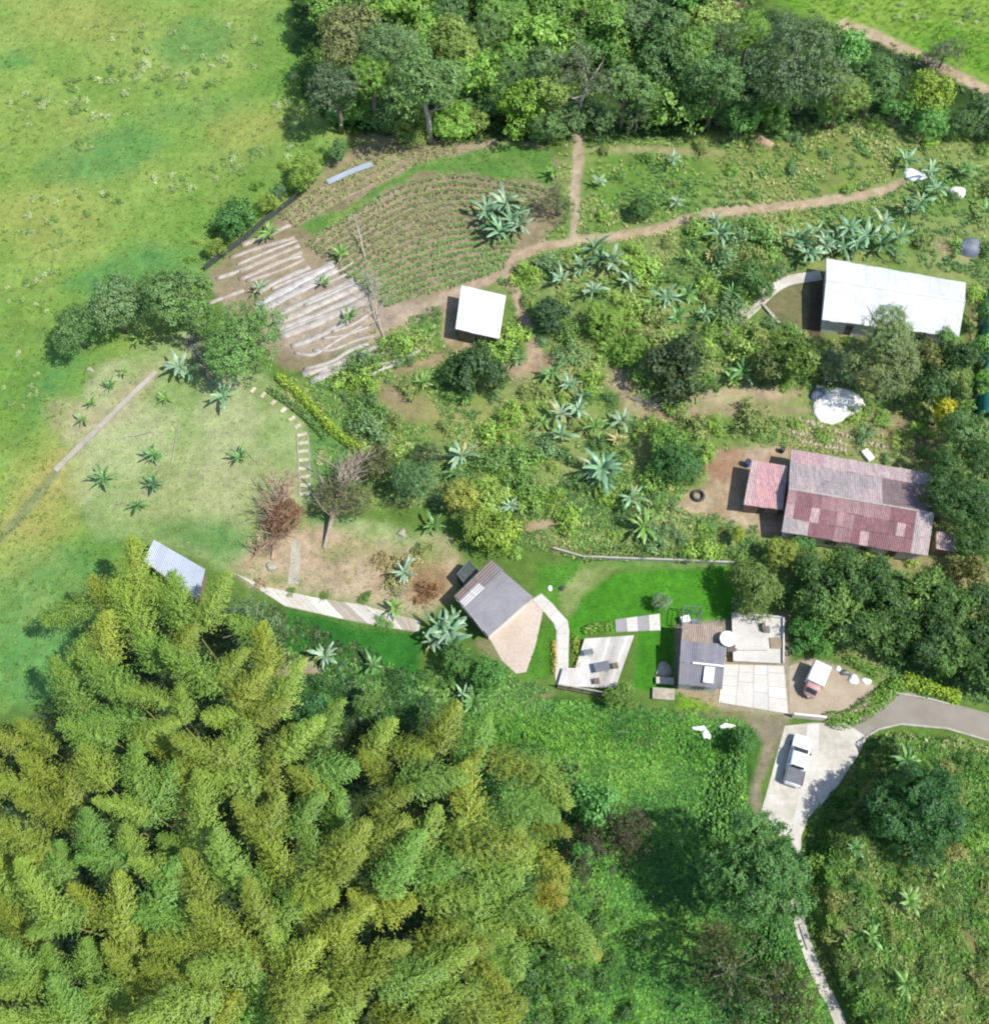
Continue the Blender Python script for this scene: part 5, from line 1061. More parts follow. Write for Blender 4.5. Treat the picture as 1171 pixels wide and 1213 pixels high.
def banana(u, v, dpx, tone='g', n=None, label=None, h=None, lean=None):
    d = dpx * mpp(u, v, 1.5) * (.8 if u < 310 else .92); L = d * .5; h = h if h is not None else min(2.6, L * .75); p = W(u, v + 2, h * .8); g = zsurf(p.x, p.y)
    if abs(g) > .1: p = W(u, v + 2, h * .8 + g); g = zsurf(p.x, p.y)
    root = empty('banana_plant', (p.x, p.y, g), random.uniform(0, 6.3)); tag(root, label or (BNAME[tone] + ' banana plant'), 'banana plant', 'banana plants', uv=(u, v))
    if lean: pass
    root.rotation_euler = (random.gauss(0, .1), random.gauss(0, .1), root.rotation_euler.z)
    link('stem', random.choice(BSTEM), root, None, None, (max(.55, L * .42), max(.55, L * .42), h))
    n = n or random.randint(9, 15); col = BCOL[tone]
    for k in range(n):
        j = 0 if k == 0 else random.choice([0, 1, 1, 2, 2, 5] if k < n * .5 else [1, 2, 3, 3, 4, 5])
        s = L * random.uniform(.6, 1.22) * (1.05 if j in (3, 4) else 1.25)
        o = link('leaf', BLEAF[j], root, (0, 0, h * random.uniform(.9, 1.0)), (random.uniform(-.25, .25), 0, k * 2.4 + random.uniform(-.35, .35)), (s, s * random.uniform(.8, 1.2), s * random.uniform(.8, 1.1)))
        c = jit(col, .2) if random.random() > .025 else jit(BCOL['y'], .1); o.color = (*c, 1)
BAN = [(576, 250, 46, 'b'), (600, 244, 48, 's'), (590, 276, 46, 'b'), (618, 266, 42, 's'), (606, 262, 44, 'b'), (582, 264, 40, 'd'), (612, 250, 38, 'd'), (702, 298, 44, 'b'), (710, 310, 40, 'd'), (722, 308, 40, 's'), (690, 318, 34, 'b'), (664, 332, 34, 's'), (700, 345, 36, 's'), (745, 334, 32, 's'), (788, 352, 38, 'b'), (812, 348, 34, 'g'), (800, 375, 34, 'g'), (770, 360, 28, 'l'), (834, 372, 30, 'b'), (852, 278, 42, 'b'), (846, 262, 30, 's'),
 (880, 438, 40, 'g'), (868, 452, 30, 'l'), (866, 346, 30, 'g'), (940, 285, 42, 'b'), (962, 275, 40, 'b'), (955, 300, 40, 'b'), (985, 285, 40, 'd'), (1005, 270, 42, 'b'), (995, 292, 38, 'b'), (975, 292, 38, 's'), (1016, 290, 36, 'b'), (948, 292, 38, 'd'), (1025, 280, 40, 'b'), (1045, 265, 40, 's'), (1040, 290, 38, 'd'), (1060, 280, 34, 'b'), (1090, 240, 38, 'b'), (1070, 245, 32, 'd'), (1105, 225, 34, 'b'), (1010, 295, 34, 'd'),
 (655, 442, 36, 'g'), (672, 455, 34, 'b'), (690, 470, 30, 'd'), (662, 490, 38, 's'), (682, 486, 36, 's'), (664, 516, 40, 'b'), (705, 505, 34, 'l'), (738, 498, 36, 's'), (714, 558, 58, 'b'), (706, 550, 44, 's'), (722, 566, 44, 'b'), (745, 588, 46, 'b'), (760, 622, 44, 'l'), (778, 606, 36, 'l'), (690, 608, 26, 'l'), (640, 500, 26, 'l'),
 (546, 540, 44, 's'), (538, 562, 34, 'g'), (592, 612, 36, 'b'), (604, 600, 28, 's'), (522, 738, 48, 'b'), (540, 760, 50, 'b'), (530, 750, 50, 's'), (536, 732, 40, 'b'), (512, 760, 38, 's'), (385, 775, 40, 's'), (440, 790, 36, 'g'), (213, 432, 46, 's'), (226, 440, 30, 'b'), (266, 466, 46, 'b'), (126, 567, 42, 'g'), (182, 538, 38, 'g'), (165, 600, 30, 'g'), (182, 572, 32, 'd'), (288, 540, 34, 'g'), (165, 400, 28, 'l'),
 (132, 456, 24, 'g'), (112, 476, 22, 'l'), (98, 496, 26, 'g'), (198, 470, 24, 'l'), (146, 438, 22, 'l'), (478, 676, 38, 's'), (515, 622, 36, 'g'), (466, 718, 30, 'l'), (560, 828, 40, 'g'), (545, 822, 34, 's'), (615, 424, 28, 'g'), (322, 276, 30, 'l'), (404, 300, 26, 'l'), (306, 342, 34, 's'), (384, 334, 22, 'l'), (414, 376, 26, 'g'), (500, 452, 28, 'l'), (555, 470, 24, 'l'),
 (1070, 900, 40, 'g'), (1075, 1066, 36, 'l'), (1030, 1106, 32, 'l'), (1072, 1164, 38, 'l'), (1110, 1040, 26, 'l'), (1012, 1004, 28, 'g'), (795, 190, 26, 's'), (800, 240, 24, 's'), (708, 215, 24, 's'), (655, 205, 24, 'l'), (1105, 720, 26, 'l'), (775, 330, 26, 'l'), (820, 308, 26, 'l'), (1070, 190, 34, 'b'), (1165, 250, 34, 'g'), (1100, 205, 30, 's'), (1140, 200, 34, 'g'), (842, 300, 24, 'y'), (730, 520, 26, 'y'), (700, 375, 24, 'y'), (560, 300 + 280, 24, 'l')]
for b in BAN: banana(*b)

# bamboo grove
def bamboo_mesh(seed, L=6.2, wid=1.5, dens=2.3):
    """feathery arching tip: stalk from origin up and over along +X, branchlets with blades on all sides"""
    rng = np.random.default_rng(seed); bend = rng.uniform(58, 88); e0 = rng.uniform(60, 74)
    T = 60; pts = [np.zeros(3)]
    for i in range(T):
        an = math.radians(e0 - bend * (i / T) ** 1.15); pts.append(pts[-1] + np.array([math.cos(an), 0, math.sin(an)]) * L / T)
    pts = np.array(pts); C = []; A = []; S = []; LV = []; NN = []
    nodes = int(30 * dens)
    for k in range(nodes):
        s = .12 + .88 * (k + rng.random()) / nodes; i = int(s * (T - 1)); p = pts[i]; ax = pts[i + 1] - pts[i]; ax /= np.linalg.norm(ax)
        w_ = wid * ((1 - s) ** .75 * 1.15 * min(1, s / .22) + .18); side0 = np.array([0, 1.0, 0]); upv = np.cross(ax, side0)
        for j in range(5):
            ph = rng.uniform(0, 2 * math.pi); out = side0 * math.cos(ph) + upv * math.sin(ph) * .75; d = ax * rng.uniform(.55, 1.0) + out; d /= np.linalg.norm(d); bl = w_ * rng.uniform(.65, 1.15); nb = 8; lvb = rng.uniform(0, .5)
            for q in range(nb):
                f = (q + .6) / nb; c = p + d * bl * f + np.array([0, 0, -.18 * bl * f * f]) + rng.normal(size=3) * .07
                a = d + rng.normal(size=3) * .38 + np.array([0, 0, -.15]); C.append(c); A.append(a); S.append(rng.uniform(.11, .19) * (.75 + .25 * f)); LV.append(min(1, lvb + rng.uniform(0, .5)))
                NN.append(np.array([0, 0, 1.0]) + out * .55 + rng.normal(size=3) * .25)
    C = np.array(C); V, F = kites(C, unit(np.array(NN)), np.array(S), .26, rng, np.array(A) * 2.2, .3)
    crown = fastmesh('plume', V, F, M['bambooleaf'], {'leafvar': ('FLOAT', 'FACE', LV)})
    stalk = MB().tube([tuple(p) for p in pts[::10]] , list(np.linspace(.05, .012, len(pts[::10]))), 5).data('stalk', M['culm'], True)
    return crown, stalk
BAMBOO = [bamboo_mesh(200 + k, random.uniform(5.0, 7.3), random.uniform(1.8, 2.5)) for k in range(12)]
CULM = MB().tube([(0, 0, -.02), (0, 0, .5), (0, 0, 1.0)], [.075, .065, .05], 6).data('culm', M['culm'], True)
GROVE = [(66, 745), (84, 700), (120, 676), (155, 668), (190, 684), (236, 704), (285, 735), (336, 765), (352, 812), (372, 850), (418, 832), (440, 858), (470, 880), (505, 852), (536, 842), (575, 866), (612, 895), (672, 930), (655, 985), (640, 1040), (650, 1070), (690, 1085), (690, 1110), (630, 1110), (610, 1150), (600, 1260), (-40, 1260), (-40, 865), (30, 845), (90, 800)]
HOLES = [ell(95, 1042, 44, 18, -12), ell(515, 895 + 5, 18, 10, 0), ell(490, 1065, 12, 18, 0), ell(435, 930, 14, 10, 0), ell(20, 1080, 22, 16, 0)]
GC = [leafc(142, 160, 62, 1.24), leafc(154, 166, 64, 1.24), leafc(126, 158, 68, 1.24), leafc(144, 170, 72, 1.24), leafc(136, 151, 58, 1.24), leafc(122, 162, 72, 1.24)]
GN = ['olive', 'yellowish', 'fresh green', 'pale green', 'dull olive', 'bright green']
GM = [(95, 1042, 'near the dark hollow in the grove'), (205, 690, 'nearest the blue-grey shed in the grove'), (400, 860, 'at the grove end below the left lawn'), (560, 870, 'at the grove tip facing the leafy slope'), (660, 1000, 'at the grove edge by the withered bush'), (300, 1200, 'along the bottom of the grove'), (60, 1190, 'in the lower left corner of the grove'), (20, 900, 'at the far left of the grove'), (270, 800, 'behind the walkway end in the grove'), (480, 1010, 'in the right half of the grove'), (280, 960, 'in the centre of the grove'), (560, 1150, 'at the lower right of the grove'), (150, 850, 'in the upper left of the grove')]
sp = poisson(GROVE, 35.5, 9000, (), 12, HOLES); cg = np.mean(np.array(GROVE), 0)
for i, (u, v) in enumerate(sp):
    edge = float(sdist(np.array([u]), np.array([v]), GROVE)[0]); h = random.uniform(6.0, 11.5) if edge > 25 else random.uniform(5.0, 8.5)
    crown, stalk = random.choice(BAMBOO); ang = math.atan2(-(v - 1000), (u - 260)) + random.gauss(0, .75) if edge < 70 else math.atan2(-(v - 1200), (u - 330)) + random.gauss(0, .7)
    p = W(u, v, h + 3.0); s = random.uniform(.85, 1.3); bx, by = p.x - math.cos(ang) * 2.6 * s, p.y - math.sin(ang) * 2.6 * s; g = zsurf(bx, by)
    root = empty('bamboo', (bx, by, g), ang); n_ = vnoise(u, v, 60, 3)
    gi = int(min(5, max(0, n_ * 7 + random.uniform(-1.2, .6))))
    c = link('plume', crown, root, (0, 0, h), (random.uniform(-.18, .18), random.uniform(-.12, .12), 0), s); c.color = (*jit(GC[gi], .1), 1)
    link('stalk', stalk, root, (0, 0, h), c.rotation_euler, s); link('culm', CULM, root, (0, 0, 0), None, (1.2, 1.2, h + .02))
    lab = GN[gi] + ' feathery bamboo ' + min(GM, key=lambda k: (k[0] - u) ** 2 + (k[1] - v) ** 2)[2]
    tag(root, lab, 'bamboo', 'bamboo stems of the grove', uv=(u, v))
EXTRA = [(655, 1080, .4), (690, 1105, -.5), (640, 1095, .2), (668, 1062, .9)]
for u, v, a in EXTRA:
    crown, stalk = random.choice(BAMBOO); p = W(u, v, 6); root = empty('bamboo', (p.x - 2, p.y, zsurf(p.x, p.y)), a); c = link('plume', crown, root, (0, 0, 4.5), None, .9); c.color = (*leafc(160, 158, 60, 1.3), 1); link('stalk', stalk, root, (0, 0, 4.5), None, .9); link('culm', CULM, root, None, None, (1.1, 1.1, 4.5))
    tag(root, 'yellow bamboo leaning out below the brown withered bush', 'bamboo', 'bamboo stems of the grove', uv=(u, v))

# ------------------------------------------------------------------ hedges
def hedge(px, half, h, leaf, col, label, seed, dens=75):
    rng = np.random.default_rng(seed); P = catmull([G(u, v) for u, v in px], 8); root = empty('hedge', P[len(P) // 2]); tag(root, label, 'hedge', uv=px[len(px) // 2])
    Q = np.array([p[:] for p in P]); seg = np.linalg.norm(np.diff(Q, axis=0), axis=1); cum = np.concatenate([[0], np.cumsum(seg)]); Lt = cum[-1]; n = int(Lt * dens * (half + h))
    s = rng.uniform(0, Lt, n); i = np.clip(np.searchsorted(cum, s) - 1, 0, len(seg) - 1); f = (s - cum[i]) / seg[i]; c = Q[i] * (1 - f[:, None]) + Q[i + 1] * f[:, None]
    t = (Q[i + 1] - Q[i]) / seg[i][:, None]; sd = np.stack([-t[:, 1], t[:, 0], 0 * s], 1); a = rng.uniform(-.25, math.pi + .25, n); lump_ = .78 + .4 * vnoise(s, s * 0 + seed, 1.3)
    dirv = sd * np.cos(a)[:, None] + np.array([0, 0, 1]) * np.sin(a)[:, None]; r = rng.uniform(.7, 1.05, n) * lump_
    c = c + sd * (np.cos(a) * half * r)[:, None] + np.array([0, 0, 1]) * (np.clip(np.sin(a) * h * r, .04, None))[:, None] - np.array(root.location[:])
    V, F = kites(c, unit(dirv + rng.normal(size=c.shape) * .5), leaf * rng.uniform(.7, 1.3, n), .5, rng)
    o = link('foliage', fastmesh('foliage', V, F, M['leaf'], {'leafvar': ('FLOAT', 'FACE', rng.random(n))}), root); o.color = (*col, 1)
    mb = MB()
    for p in P[::3]: q = p - root.location; mb.tube([(q.x, q.y, -.05), (q.x + .03, q.y, h * .75)], .04, 4)
    mb.build('stems', M['bark'], root)['kind'] = 'stuff'; return root
hedge([(330, 448), (350, 464), (368, 482), (392, 508), (414, 526), (436, 542)], .6, 1.1, .13, leafc(160, 186, 62), 'lime yellow hedge along the right side of the dry yard', 1)
hedge([(318, 462), (345, 480), (372, 503), (386, 520)], .5, .8, .13, leafc(104, 142, 78), 'darker low hedge along the foot of the lime hedge', 2)
hedge([(978, 852), (1002, 853), (1030, 836), (1048, 822), (1064, 808)], .95, 1.2, .13, leafc(120, 164, 58), 'clipped green hedge curving between cart yard and lane', 3)
hedge([(1066, 804), (1085, 810), (1108, 818), (1135, 828)], .9, 1.0, .14, leafc(160, 188, 56), 'bright lime hedge along the upper side of the lane', 4)
hedge([(680, 752), (682, 770), (684, 792)], .55, .6, .11, leafc(150, 168, 66), 'yellow-green planting strip between garden path and deck', 5)
hedge([(690, 748), (706, 744), (724, 742)], .6, .9, .12, leafc(128, 158, 72), 'green bushes along the upper side of the deck', 6)
hedge([(1000, 780), (1020, 790), (1040, 800)], .6, .8, .13, leafc(110, 154, 62), 'loose green hedge behind the white sacks', 7)
hedge([(655, 760), (656, 780), (655, 800)], .3, .5, .1, leafc(196, 168, 80), 'orange-tinged flower border left of the garden path', 8)
hedge([(690, 660), (740, 655), (800, 658), (860, 658)], .9, .7, .13, leafc(128, 150, 84), 'straggling growth above the thin pale lawn wall', 9)

# ------------------------------------------------------------------ free-standing shrubs
BLD = [[(525, 330), (605, 340), (600, 415), (525, 410)], [(960, 300), (1150, 325), (1145, 410), (955, 400)], [(870, 525), (1110, 550), (1140, 665), (900, 640)], [(535, 655), (650, 700), (625, 805), (535, 720)], [(795, 720), (1040, 720), (1040, 855), (795, 850)],
       [(650, 665), (885, 665), (880, 830), (650, 830)], [(885, 845), (1030, 845), (1030, 990), (885, 990)], [(795, 570), (940, 525), (935, 640), (795, 618)], [(955, 450), (1012, 450), (1010, 500), (955, 500)]]
BLD += [[(848, 408), (880, 362), (912, 330), (975, 312), (982, 406), (906, 376), (870, 412)], [(800, 462), (960, 455), (962, 498), (930, 490), (800, 502)]]
def near_track(u, v, r=9): return any(float(ldist(np.array([u]), np.array([v]), t[0])[0]) < r for t in TRACKS)
PATCHAVOID = [p[0] for p in PATCHES if p[4] >= .75 and p[2] in (SOIL, SOIL2)]
WPOLY = [(400, 450), (480, 400), (545, 410), (600, 345), (625, 305), (690, 292), (800, 272), (960, 255), (1060, 300), (975, 310), (900, 330), (960, 400), (980, 470), (850, 520), (800, 600), (880, 640), (880, 660), (690, 655), (600, 655), (520, 600), (430, 560)]
tk_ = [(t[0], t[1], t[2] * .7) for t in TREES] + [(b[0], b[1], b[2] * .5) for b in BAN]
WC = [leafc(138, 172, 84, 1.1), leafc(120, 156, 82, 1.1), leafc(102, 136, 78, 1.1), leafc(156, 182, 92, 1.1), leafc(136, 152, 88, 1.1), leafc(146, 178, 80, 1.1), leafc(116, 146, 98, 1.1)]; WN = ['fresh green', 'mid-green', 'dark green', 'pale green', 'olive', 'bright green', 'grey-green']
for u, v in poisson(WPOLY, 23, 5000, tk_, 21, BLD + PATCHAVOID, .5):
    if near_track(u, v): continue
    k = random.randrange(7); shrub(u, v, random.choice([14, 20, 26, 34, 42]) * random.uniform(.85, 1.15), WC[k], WN[k] + ' shrub', 'shrubs of the overgrown garden')
for u, v in poisson([(690, 175), (860, 170), (1040, 145), (1171, 160), (1171, 300), (1070, 300), (1060, 235), (940, 240), (800, 250), (690, 278)], 36, 2500, tk_, 22, PATCHAVOID):
    if near_track(u, v): continue
    k = random.randrange(7); shrub(u, v, random.uniform(10, 22) * (1.5 if u > 1070 else 1), WC[k], WN[k] + ' shrub', 'shrubs of the upper weedy slope')
for u, v in poisson([(985, 340 + 60), (1171, 340), (1171, 700), (1135, 660), (1100, 550), (1020, 540), (930, 500), (990, 490), (1010, 490)], 27, 2500, tk_, 23, BLD):
    k = random.randrange(7); shrub(u, v, random.uniform(12, 28), WC[k], WN[k] + ' shrub', 'shrubs around the two houses')
for u, v in poisson([(930, 650), (1171, 660), (1171, 720), (1050, 690), (940, 668)], 24, 1500, tk_, 24, BLD):
    k = random.randrange(7); shrub(u, v, random.uniform(10, 22), WC[k], WN[k] + ' shrub', 'shrubs below the red-roofed house')
BPOLY = [(1040, 885), (1171, 900), (1180, 1220), (1020, 1220), (990, 1140), (970, 1080), (965, 1000), (990, 950)]
for u, v in poisson(BPOLY, 27, 3000, tk_, 25, (), .4):
    k = random.randrange(7); shrub(u, v, random.uniform(14, 32), [leafc(118, 152, 62), leafc(134, 152, 74), leafc(98, 142, 60), leafc(146, 148, 84), leafc(86, 122, 54), leafc(122, 164, 66), leafc(108, 136, 66)][k], ['yellow-green', 'dry olive', 'green', 'straw-coloured', 'dark', 'bright', 'dull'][k] + ' bank shrub', 'shrubs of the bank', flat=.8)
for u, v in poisson([(982, 985), (1014, 946), (1050, 888), (1070, 884), (1028, 955), (992, 1015)], 17, 800, (), 26):
    shrub(u, v, random.uniform(16, 26), leafc(84, 112, 54), 'dark shrub overhanging the driveway edge', 'shrubs along the driveway edge')
for u, v in poisson([(640, 1050), (720, 1060), (760, 1110), (740, 1213), (610, 1213)], 26, 800, tk_, 27):
    shrub(u, v, random.uniform(18, 34), random.choice([leafc(96, 138, 66), leafc(84, 124, 66), leafc(110, 150, 76)]), 'leafy green lower-slope shrub', 'shrubs at the bamboo foot')
for u, v in poisson([(330, 800), (420, 815), (490, 790), (560, 800), (560, 850), (500, 850), (440, 860), (350, 840)], 26, 600, tk_, 28):
    shrub(u, v, random.uniform(20, 34), random.choice([leafc(80, 126, 66), leafc(98, 142, 70), leafc(74, 116, 60)]), 'leafy shrub at the foot of the left lawn', 'shrubs at the foot of the left lawn')
for u, v in poisson([(230, 320), (350, 228), (400, 178), (385, 165), (300, 220), (215, 300)], 20, 500, tk_, 29):
    shrub(u, v, random.uniform(10, 18), random.choice([leafc(128, 166, 70), leafc(110, 150, 66), leafc(150, 176, 84)]), 'small bush on the pasture side of the net fence', 'bushes along the net fence')
for u, v, d, cl, lb in ((480, 666, 34, (176, 164, 118), 'straw-coloured brush clump on the right of the bare earth patch'), (468, 690, 28, (160, 156, 104), 'dull dry brush clump below the straw-coloured one'), (500, 648, 22, (140, 156, 92), 'half-green brush clump near the pale rock pile'), (452, 662, 22, (176, 160, 116), 'small dry brush clump in the bare earth patch'), (505, 700, 30, (150, 116, 84), 'rusty brown brush heap left of the grey-roofed cabin'), (385, 704, 14, (118, 150, 76), 'little green bush on the walkway edge, left one'), (432, 706, 16, (112, 150, 72), 'little green bush on the walkway edge, right one'), (345, 700, 12, (120, 150, 80), 'little green bush at the walkway head'), (310, 690, 16, (190, 170, 140), 'dry brush beside the walkway head'), (455, 735, 22, (120, 160, 80), 'leafy bush at the right end of the walkway')):
    shrub(u, v, d, leafc(*cl), lb, name='brush' if 'brush' in lb else 'shrub', flat=.7)
# pale weed clumps in the pasture
WEEDY = [(170, 70, 60, 30, 26), (150, 95, 40, 16, 14), (60, 125, 44, 18, 14), (95, 110, 30, 14, 8), (75, 235, 44, 18, 12), (60, 275, 50, 22, 18), (300, 180, 34, 16, 14), (345, 130, 24, 40, 20), (255, 200, 24, 14, 8), (50, 325, 26, 20, 8), (30, 350, 22, 14, 6), (30, 460, 30, 34, 10), (115, 135, 24, 10, 6), (215, 220, 24, 14, 6), (20, 140, 20, 40, 6), (290, 60, 36, 30, 8), (1090, 20, 70, 16, 12), (80, 180, 60, 60, 8), (230, 100, 60, 30, 10), (10, 580, 10, 20, 3)]
rw = random.Random(77)
WPL = ['high in the pasture by the dark patch', 'just below the upper dark patch', 'in the left pasture band', 'between the two dark patches', 'in the lower left pasture band', 'below the left pasture band', 'near the forest corner', 'along the forest shadow', 'in the middle right of the pasture', 'above the left pasture trees', 'at the left edge above the trees', 'at the left edge below the trees', 'above the long dark patch', 'right of the lower pasture band', 'at the far left edge', 'in the top right of the pasture', 'in the far right field', 'around the long dark patch', 'in the upper middle pasture', 'by the dry strip at the left edge']
for wi, (cu, cv, a, b, n) in enumerate(WEEDY):
    for _ in range(n):
        u, v = cu + rw.gauss(0, a * .55), cv + rw.gauss(0, b * .55)
        if u < 2 or v < 2: continue
        shrub(u, v, rw.uniform(5.5, 12), rw.choice([leafc(172, 192, 128), leafc(190, 204, 148), leafc(156, 182, 108), leafc(132, 164, 90)]), 'pale weed clump ' + WPL[wi], 'pale weed clumps', name='weed_clump', cat='weed', flat=.7)

# ------------------------------------------------------------------ uncountable ground cover
def weed_tpl(n, up, asp, seed):
    rng = np.random.default_rng(seed); V = []; F = []
    for k in range(n):
        a = 2 * math.pi * k / n + rng.uniform(-.5, .5); e = rng.uniform(*up); d = np.array([math.cos(a) * math.cos(e), math.sin(a) * math.cos(e), math.sin(e)]); sd = np.array([-math.sin(a), math.cos(a), 0]) * asp; L = rng.uniform(.7, 1.15)
        o = rng.normal(size=3) * .12 * np.array([1, 1, .4]); b = len(V); V += [o, o + d * L * .55 + sd * L, o + d * L * 1.0 - np.array([0, 0, .1]), o + d * L * .55 - sd * L]; F.append([b, b + 1, b + 2, b + 3])
    return np.array(V), np.array(F)
def scatter(name, label, cat, regions, tpl, seed, lift=.03):
    """regions: (polygon px, mean spacing px, (size m), colours, avoid)"""
    rng = np.random.default_rng(seed); TV, TF = tpl; VV = []; CC = []; 
    for (pl, spx, (s0, s1), cols, avoid) in regions:
        a = np.array(pl); lo, hi = a.min(0), a.max(0); lo = np.maximum(lo, (-40, -60)); hi = np.minimum(hi, (1215, 1260)); n = int((hi - lo).prod() / spx ** 2); u = rng.uniform(lo[0], hi[0], n); v = rng.uniform(lo[1], hi[1], n)
        k = sdist(u + rng.normal(0, 4, n), v + rng.normal(0, 4, n), pl) > 0
        for av in avoid: k &= sdist(u, v, av) < 0
        u, v = u[k], v[k]; x, y, z = ground_pt(u, v)
        if cat == 'weeds': q = fbm(x, y, 5, 3, 8) + .25 * fbm(x, y, 1.5, 2, 9) + rng.normal(0, .05, len(u)) > .48; u, v, x, y, z = u[q], v[q], x[q], y[q], z[q]
        s = rng.uniform(s0, s1, len(u)) * (.7 + .6 * fbm(x, y, 3, 2, seed)); c = np.array(cols)[np.clip((fbm(x, y, 4, 3, seed + 5) * 1.9 - .45 + rng.normal(0, .18, len(u))) * len(cols), 0, len(cols) - 1).astype(int)]; c = c * rng.uniform(.8, 1.2, (len(u), 1))
        an = rng.uniform(0, 6.3, len(u)); ca, sa = np.cos(an), np.sin(an)
        R = np.zeros((len(u), 3, 3)); R[:, 0, 0] = ca; R[:, 0, 1] = -sa; R[:, 1, 0] = sa; R[:, 1, 1] = ca; R[:, 2, 2] = 1
        P = np.einsum('nij,kj->nki', R, TV) * s[:, None, None] + np.stack([x, y, z + lift], 1)[:, None, :]; VV.append(P); CC.append(c)
    P = np.concatenate(VV); C = np.concatenate(CC); n, k = P.shape[:2]; F = (TF[None] + (np.arange(n) * k)[:, None, None]).reshape(-1, 4)
    col = np.concatenate([np.repeat(C, k, 0), np.ones((n * k, 1))], 1)
    o = link(name, fastmesh(name, P.reshape(-1, 3), F, M['weed'], {'tint': ('FLOAT_COLOR', 'POINT', col), 'leafvar': ('FLOAT', 'FACE', rng.random(len(F)))})); tag(o, label, cat, kind='stuff'); return o
PAVED = [[(1003, 852), (1058, 818), (1190, 846), (1190, 885), (1060, 860), (1012, 885)], [(926, 852), (1004, 852), (1030, 873), (1000, 925), (958, 968), (948, 995), (918, 992), (894, 972)], gp, tp, [(655, 745), (755, 745), (750, 830), (655, 820)], [(798, 735), (936, 722), (936, 850), (930, 848), (798, 818)], [(930, 780), (1040, 810), (1030, 845), (930, 850)]]
FPATH = [(930, 985), (932, 1040), (936, 1090), (948, 1130), (962, 1165), (980, 1200), (994, 1250), (1018, 1250), (1004, 1200), (984, 1160), (968, 1125), (956, 1085), (951, 1040), (952, 985)]
PAVED.append(FPATH)
ROADL = [(1000, 18), (1171, 88), (1190, 130), (1100, 86), (1000, 40)]
soily = [p[0] for p in PATCHES if p[4] >= .6 and (p[2] in (SOIL, SOIL2, STRAW) or p[3] in (SOIL, SOIL2))] + [[(798, 602), (850, 535), (938, 528), (930, 632), (850, 612)]]
trk = [[(a[0], a[1] - hw) for a in ln] + [(a[0], a[1] + hw) for a in ln[::-1]] for ln, hw, _, _ in TRACKS[:1] + TRACKS[3:5] + TRACKS[5:6]] + [[(a[0] - hw, a[1]) for a in ln] + [(a[0] + hw, a[1]) for a in ln[::-1]] for ln, hw, _, _ in TRACKS[1:3]]
gcol = lambda *cs: [leafc(*c, 1.45) for c in cs]
scatter('grass', 'rough tufted grass of the open pasture and the dry yard', 'grass', [
    (Z_PASTURE, 4.2, (.1, .24), gcol((136, 174, 76), (150, 180, 80), (162, 184, 88), (176, 188, 98)), soily + trk),
    (Z_PASTURE, 9, (.22, .5), gcol((112, 156, 66), (130, 168, 72), (150, 176, 84)), soily + trk),
    (Z_TOPRIGHT, 4.2, (.3, .6), gcol((110, 160, 52), (130, 176, 58), (150, 186, 74)), [ROADL]),
    (Z_YARD, 5.5, (.12, .28), gcol((140, 174, 92), (168, 186, 110), (188, 194, 130), (206, 200, 152)), soily + [ [(340, 505), (370, 505), (372, 595), (350, 595)]]),
    (Z_GREENSTRIP, 4, (.16, .34), gcol((100, 150, 66), (130, 168, 84)), [])], weed_tpl(6, (.6, 1.3), .09, 1), 1)
WEEDC = gcol((92, 134, 74), (112, 152, 78), (132, 168, 86), (154, 178, 100), (178, 184, 118))
scatter('weeds', 'tangled low weeds over the overgrown garden slopes', 'weeds', [
    (Z_WILD, 3.7, (.2, .55), WEEDC, BLD[:6] + BLD[9:] + soily + trk + PAVED),
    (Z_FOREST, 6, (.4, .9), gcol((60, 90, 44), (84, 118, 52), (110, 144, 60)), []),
    (Z_BANK, 3.6, (.25, .6), gcol((76, 122, 52), (98, 146, 60), (120, 160, 68), (144, 160, 88)), PAVED)], weed_tpl(6, (.2, .9), .2, 2), 2)
scatter('leafy_ground_cover', 'lush green leafy ground cover on the lower slope', 'ground cover', [
    (Z_LOWER, 2.9, (.2, .46), gcol((72, 126, 50), (88, 146, 54), (106, 162, 60), (126, 174, 70)), PAVED + [[(880, 850), (935, 850), (930, 870), (898, 975), (885, 950)]]),
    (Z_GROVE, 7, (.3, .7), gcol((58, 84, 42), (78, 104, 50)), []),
    ([(340, 770), (490, 800), (560, 790), (640, 815), (660, 850), (350, 850)], 4, (.3, .6), gcol((70, 120, 56), (92, 142, 62), (116, 158, 74)), [])], weed_tpl(7, (.1, .8), .26, 3), 3)
scatter('lawn_grass', 'short bright mown grass of the lawns', 'grass', [
    (Z_LAWN, 3.6, (.07, .15), gcol((84, 156, 42), (96, 168, 46), (110, 178, 54)), PAVED), (Z_LAWN2, 4, (.1, .2), gcol((84, 150, 46), (104, 164, 58)), PAVED + [[(535, 655), (650, 700), (625, 805), (535, 720)]]), (Z_LAWN3, 4, (.1, .2), gcol((90, 150, 46), (110, 164, 58)), PAVED),
    (Z_LAWN4, 3.8, (.08, .18), gcol((60, 130, 46), (72, 146, 52), (90, 156, 60)), [A_ + B_ for A_, B_ in [([(276, 678), (314, 695), (379, 709), (427, 716), (498, 736)], [(496, 751), (461, 746), (399, 734), (337, 720), (300, 696)])]]), (Z_LIME, 3.4, (.12, .26), gcol((132, 178, 54), (150, 190, 66)), PAVED)], weed_tpl(5, (.6, 1.3), .12, 4), 4)

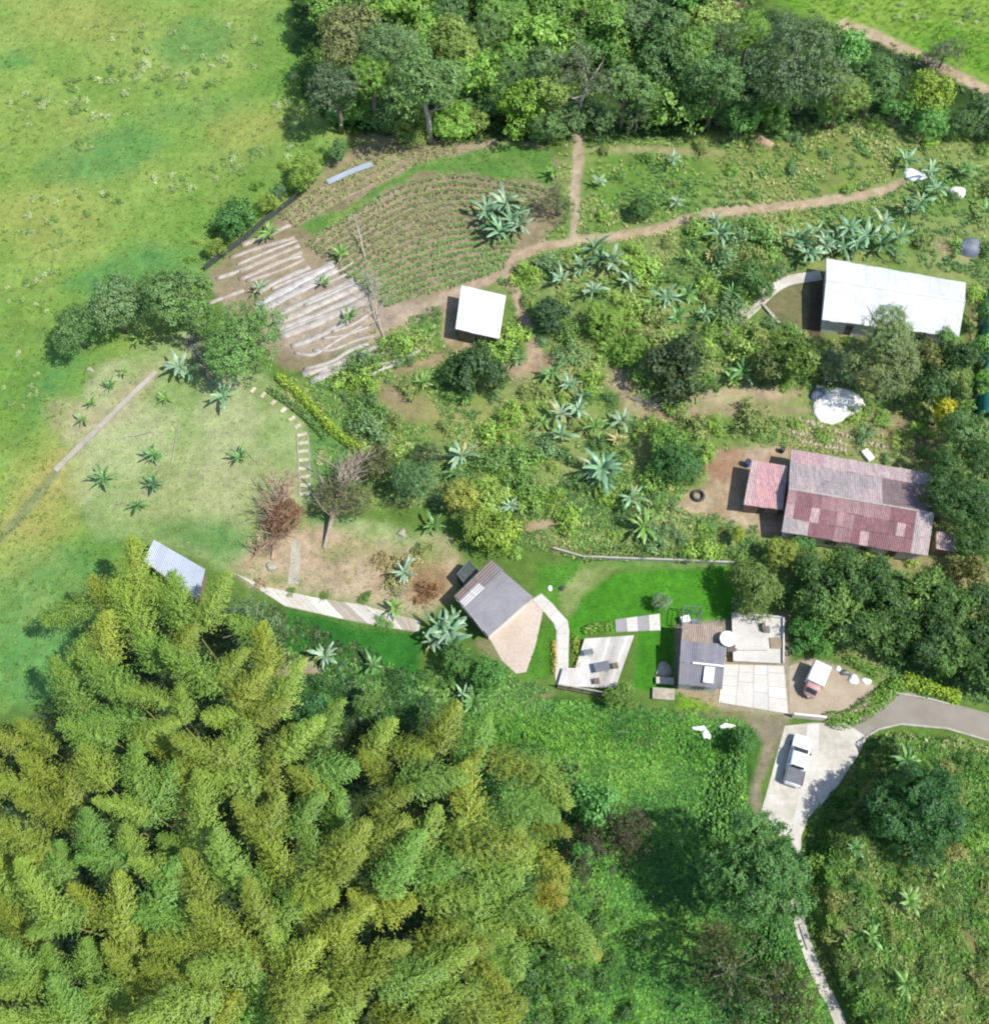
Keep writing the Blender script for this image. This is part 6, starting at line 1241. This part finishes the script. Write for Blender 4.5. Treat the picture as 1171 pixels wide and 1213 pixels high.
# ------------------------------------------------------------------ labels: say which one, by what stands next to it
MARKS = [(568, 369, 'the small white shed'), (1058, 352, 'the long white roof'), (1015, 595, 'the red-roofed house'), (590, 705, 'the grey-roofed cabin'), (830, 775, 'the dark panelled roof'), (775, 700, 'the bright lawn'), (500, 280, 'the crop rows'), (370, 350, 'the covered beds'), (205, 668, 'the blue-grey shed'), (400, 718, 'the concrete walkway'), (360, 610, 'the felled trees'), (987, 478, 'the white sand pile'), (826, 588, 'the tractor tyre'), (705, 785, 'the timber deck'), (1100, 850, 'the grey lane'), (125, 500, 'the low wall'), (800, 262, 'the earth path'), (595, 260, 'the field banana clump'), (750, 465, 'the brown clearing'), (488, 572, 'the blue-green round tree'), (945, 900, 'the pickup'), (1082, 958, 'the dark blue-green bank tree'), (684, 210, 'the upright earth track'), (880, 372, 'the curving farm path'), (1082, 208, 'the white plastic bundle'), (1114, 490, 'the yellow flowering tree'), (806, 436, 'the dark mottled tree'), (715, 557, 'the largest banana plant'), (708, 1004, 'the brown withered bush'), (862, 1150, 'the dark sparse tree'), (1060, 1120, 'the bare bank earth'), (960, 1130, 'the lower footpath'), (690, 1140, 'the leaning yellow bamboo')]
def where(u, v, skip=None):
    a, b, m = min(MARKS, key=lambda k: (k[0] - u) ** 2 + (k[1] - v) ** 2); dx, dy = u - a, v - b; dist = math.hypot(dx, dy)
    if dist < 14: return 'close beside ' + m
    s = ('right of' if dx > 0 else 'left of') if abs(dx) > abs(dy) * 1.6 else ('below' if dy > 0 else 'above') if abs(dy) > abs(dx) * 1.6 else ('below and ' if dy > 0 else 'above and ') + ('right of' if dx > 0 else 'left of')
    return s + ' ' + m
for o, uv in LABELLED:
    if o.get('category') in ('banana plant',) or o['label'].endswith(' shrub'): o['label'] = o['label'] + ' ' + where(*uv)
byl = {}
for o, uv in LABELLED: byl.setdefault(o['label'], []).append((uv[0], uv[1], o))
NUM = ['leftmost', 'second from left', 'third from left', 'fourth from left', 'fifth from left', 'sixth from left', 'seventh from left', 'eighth from left']
for lab, L in byl.items():
    if 1 < len(L) <= 8:
        L.sort(key=lambda t: t[0])
        for i, (_, _, o) in enumerate(L): o['label'] = lab + ', ' + ('rightmost' if i == len(L) - 1 else NUM[i])
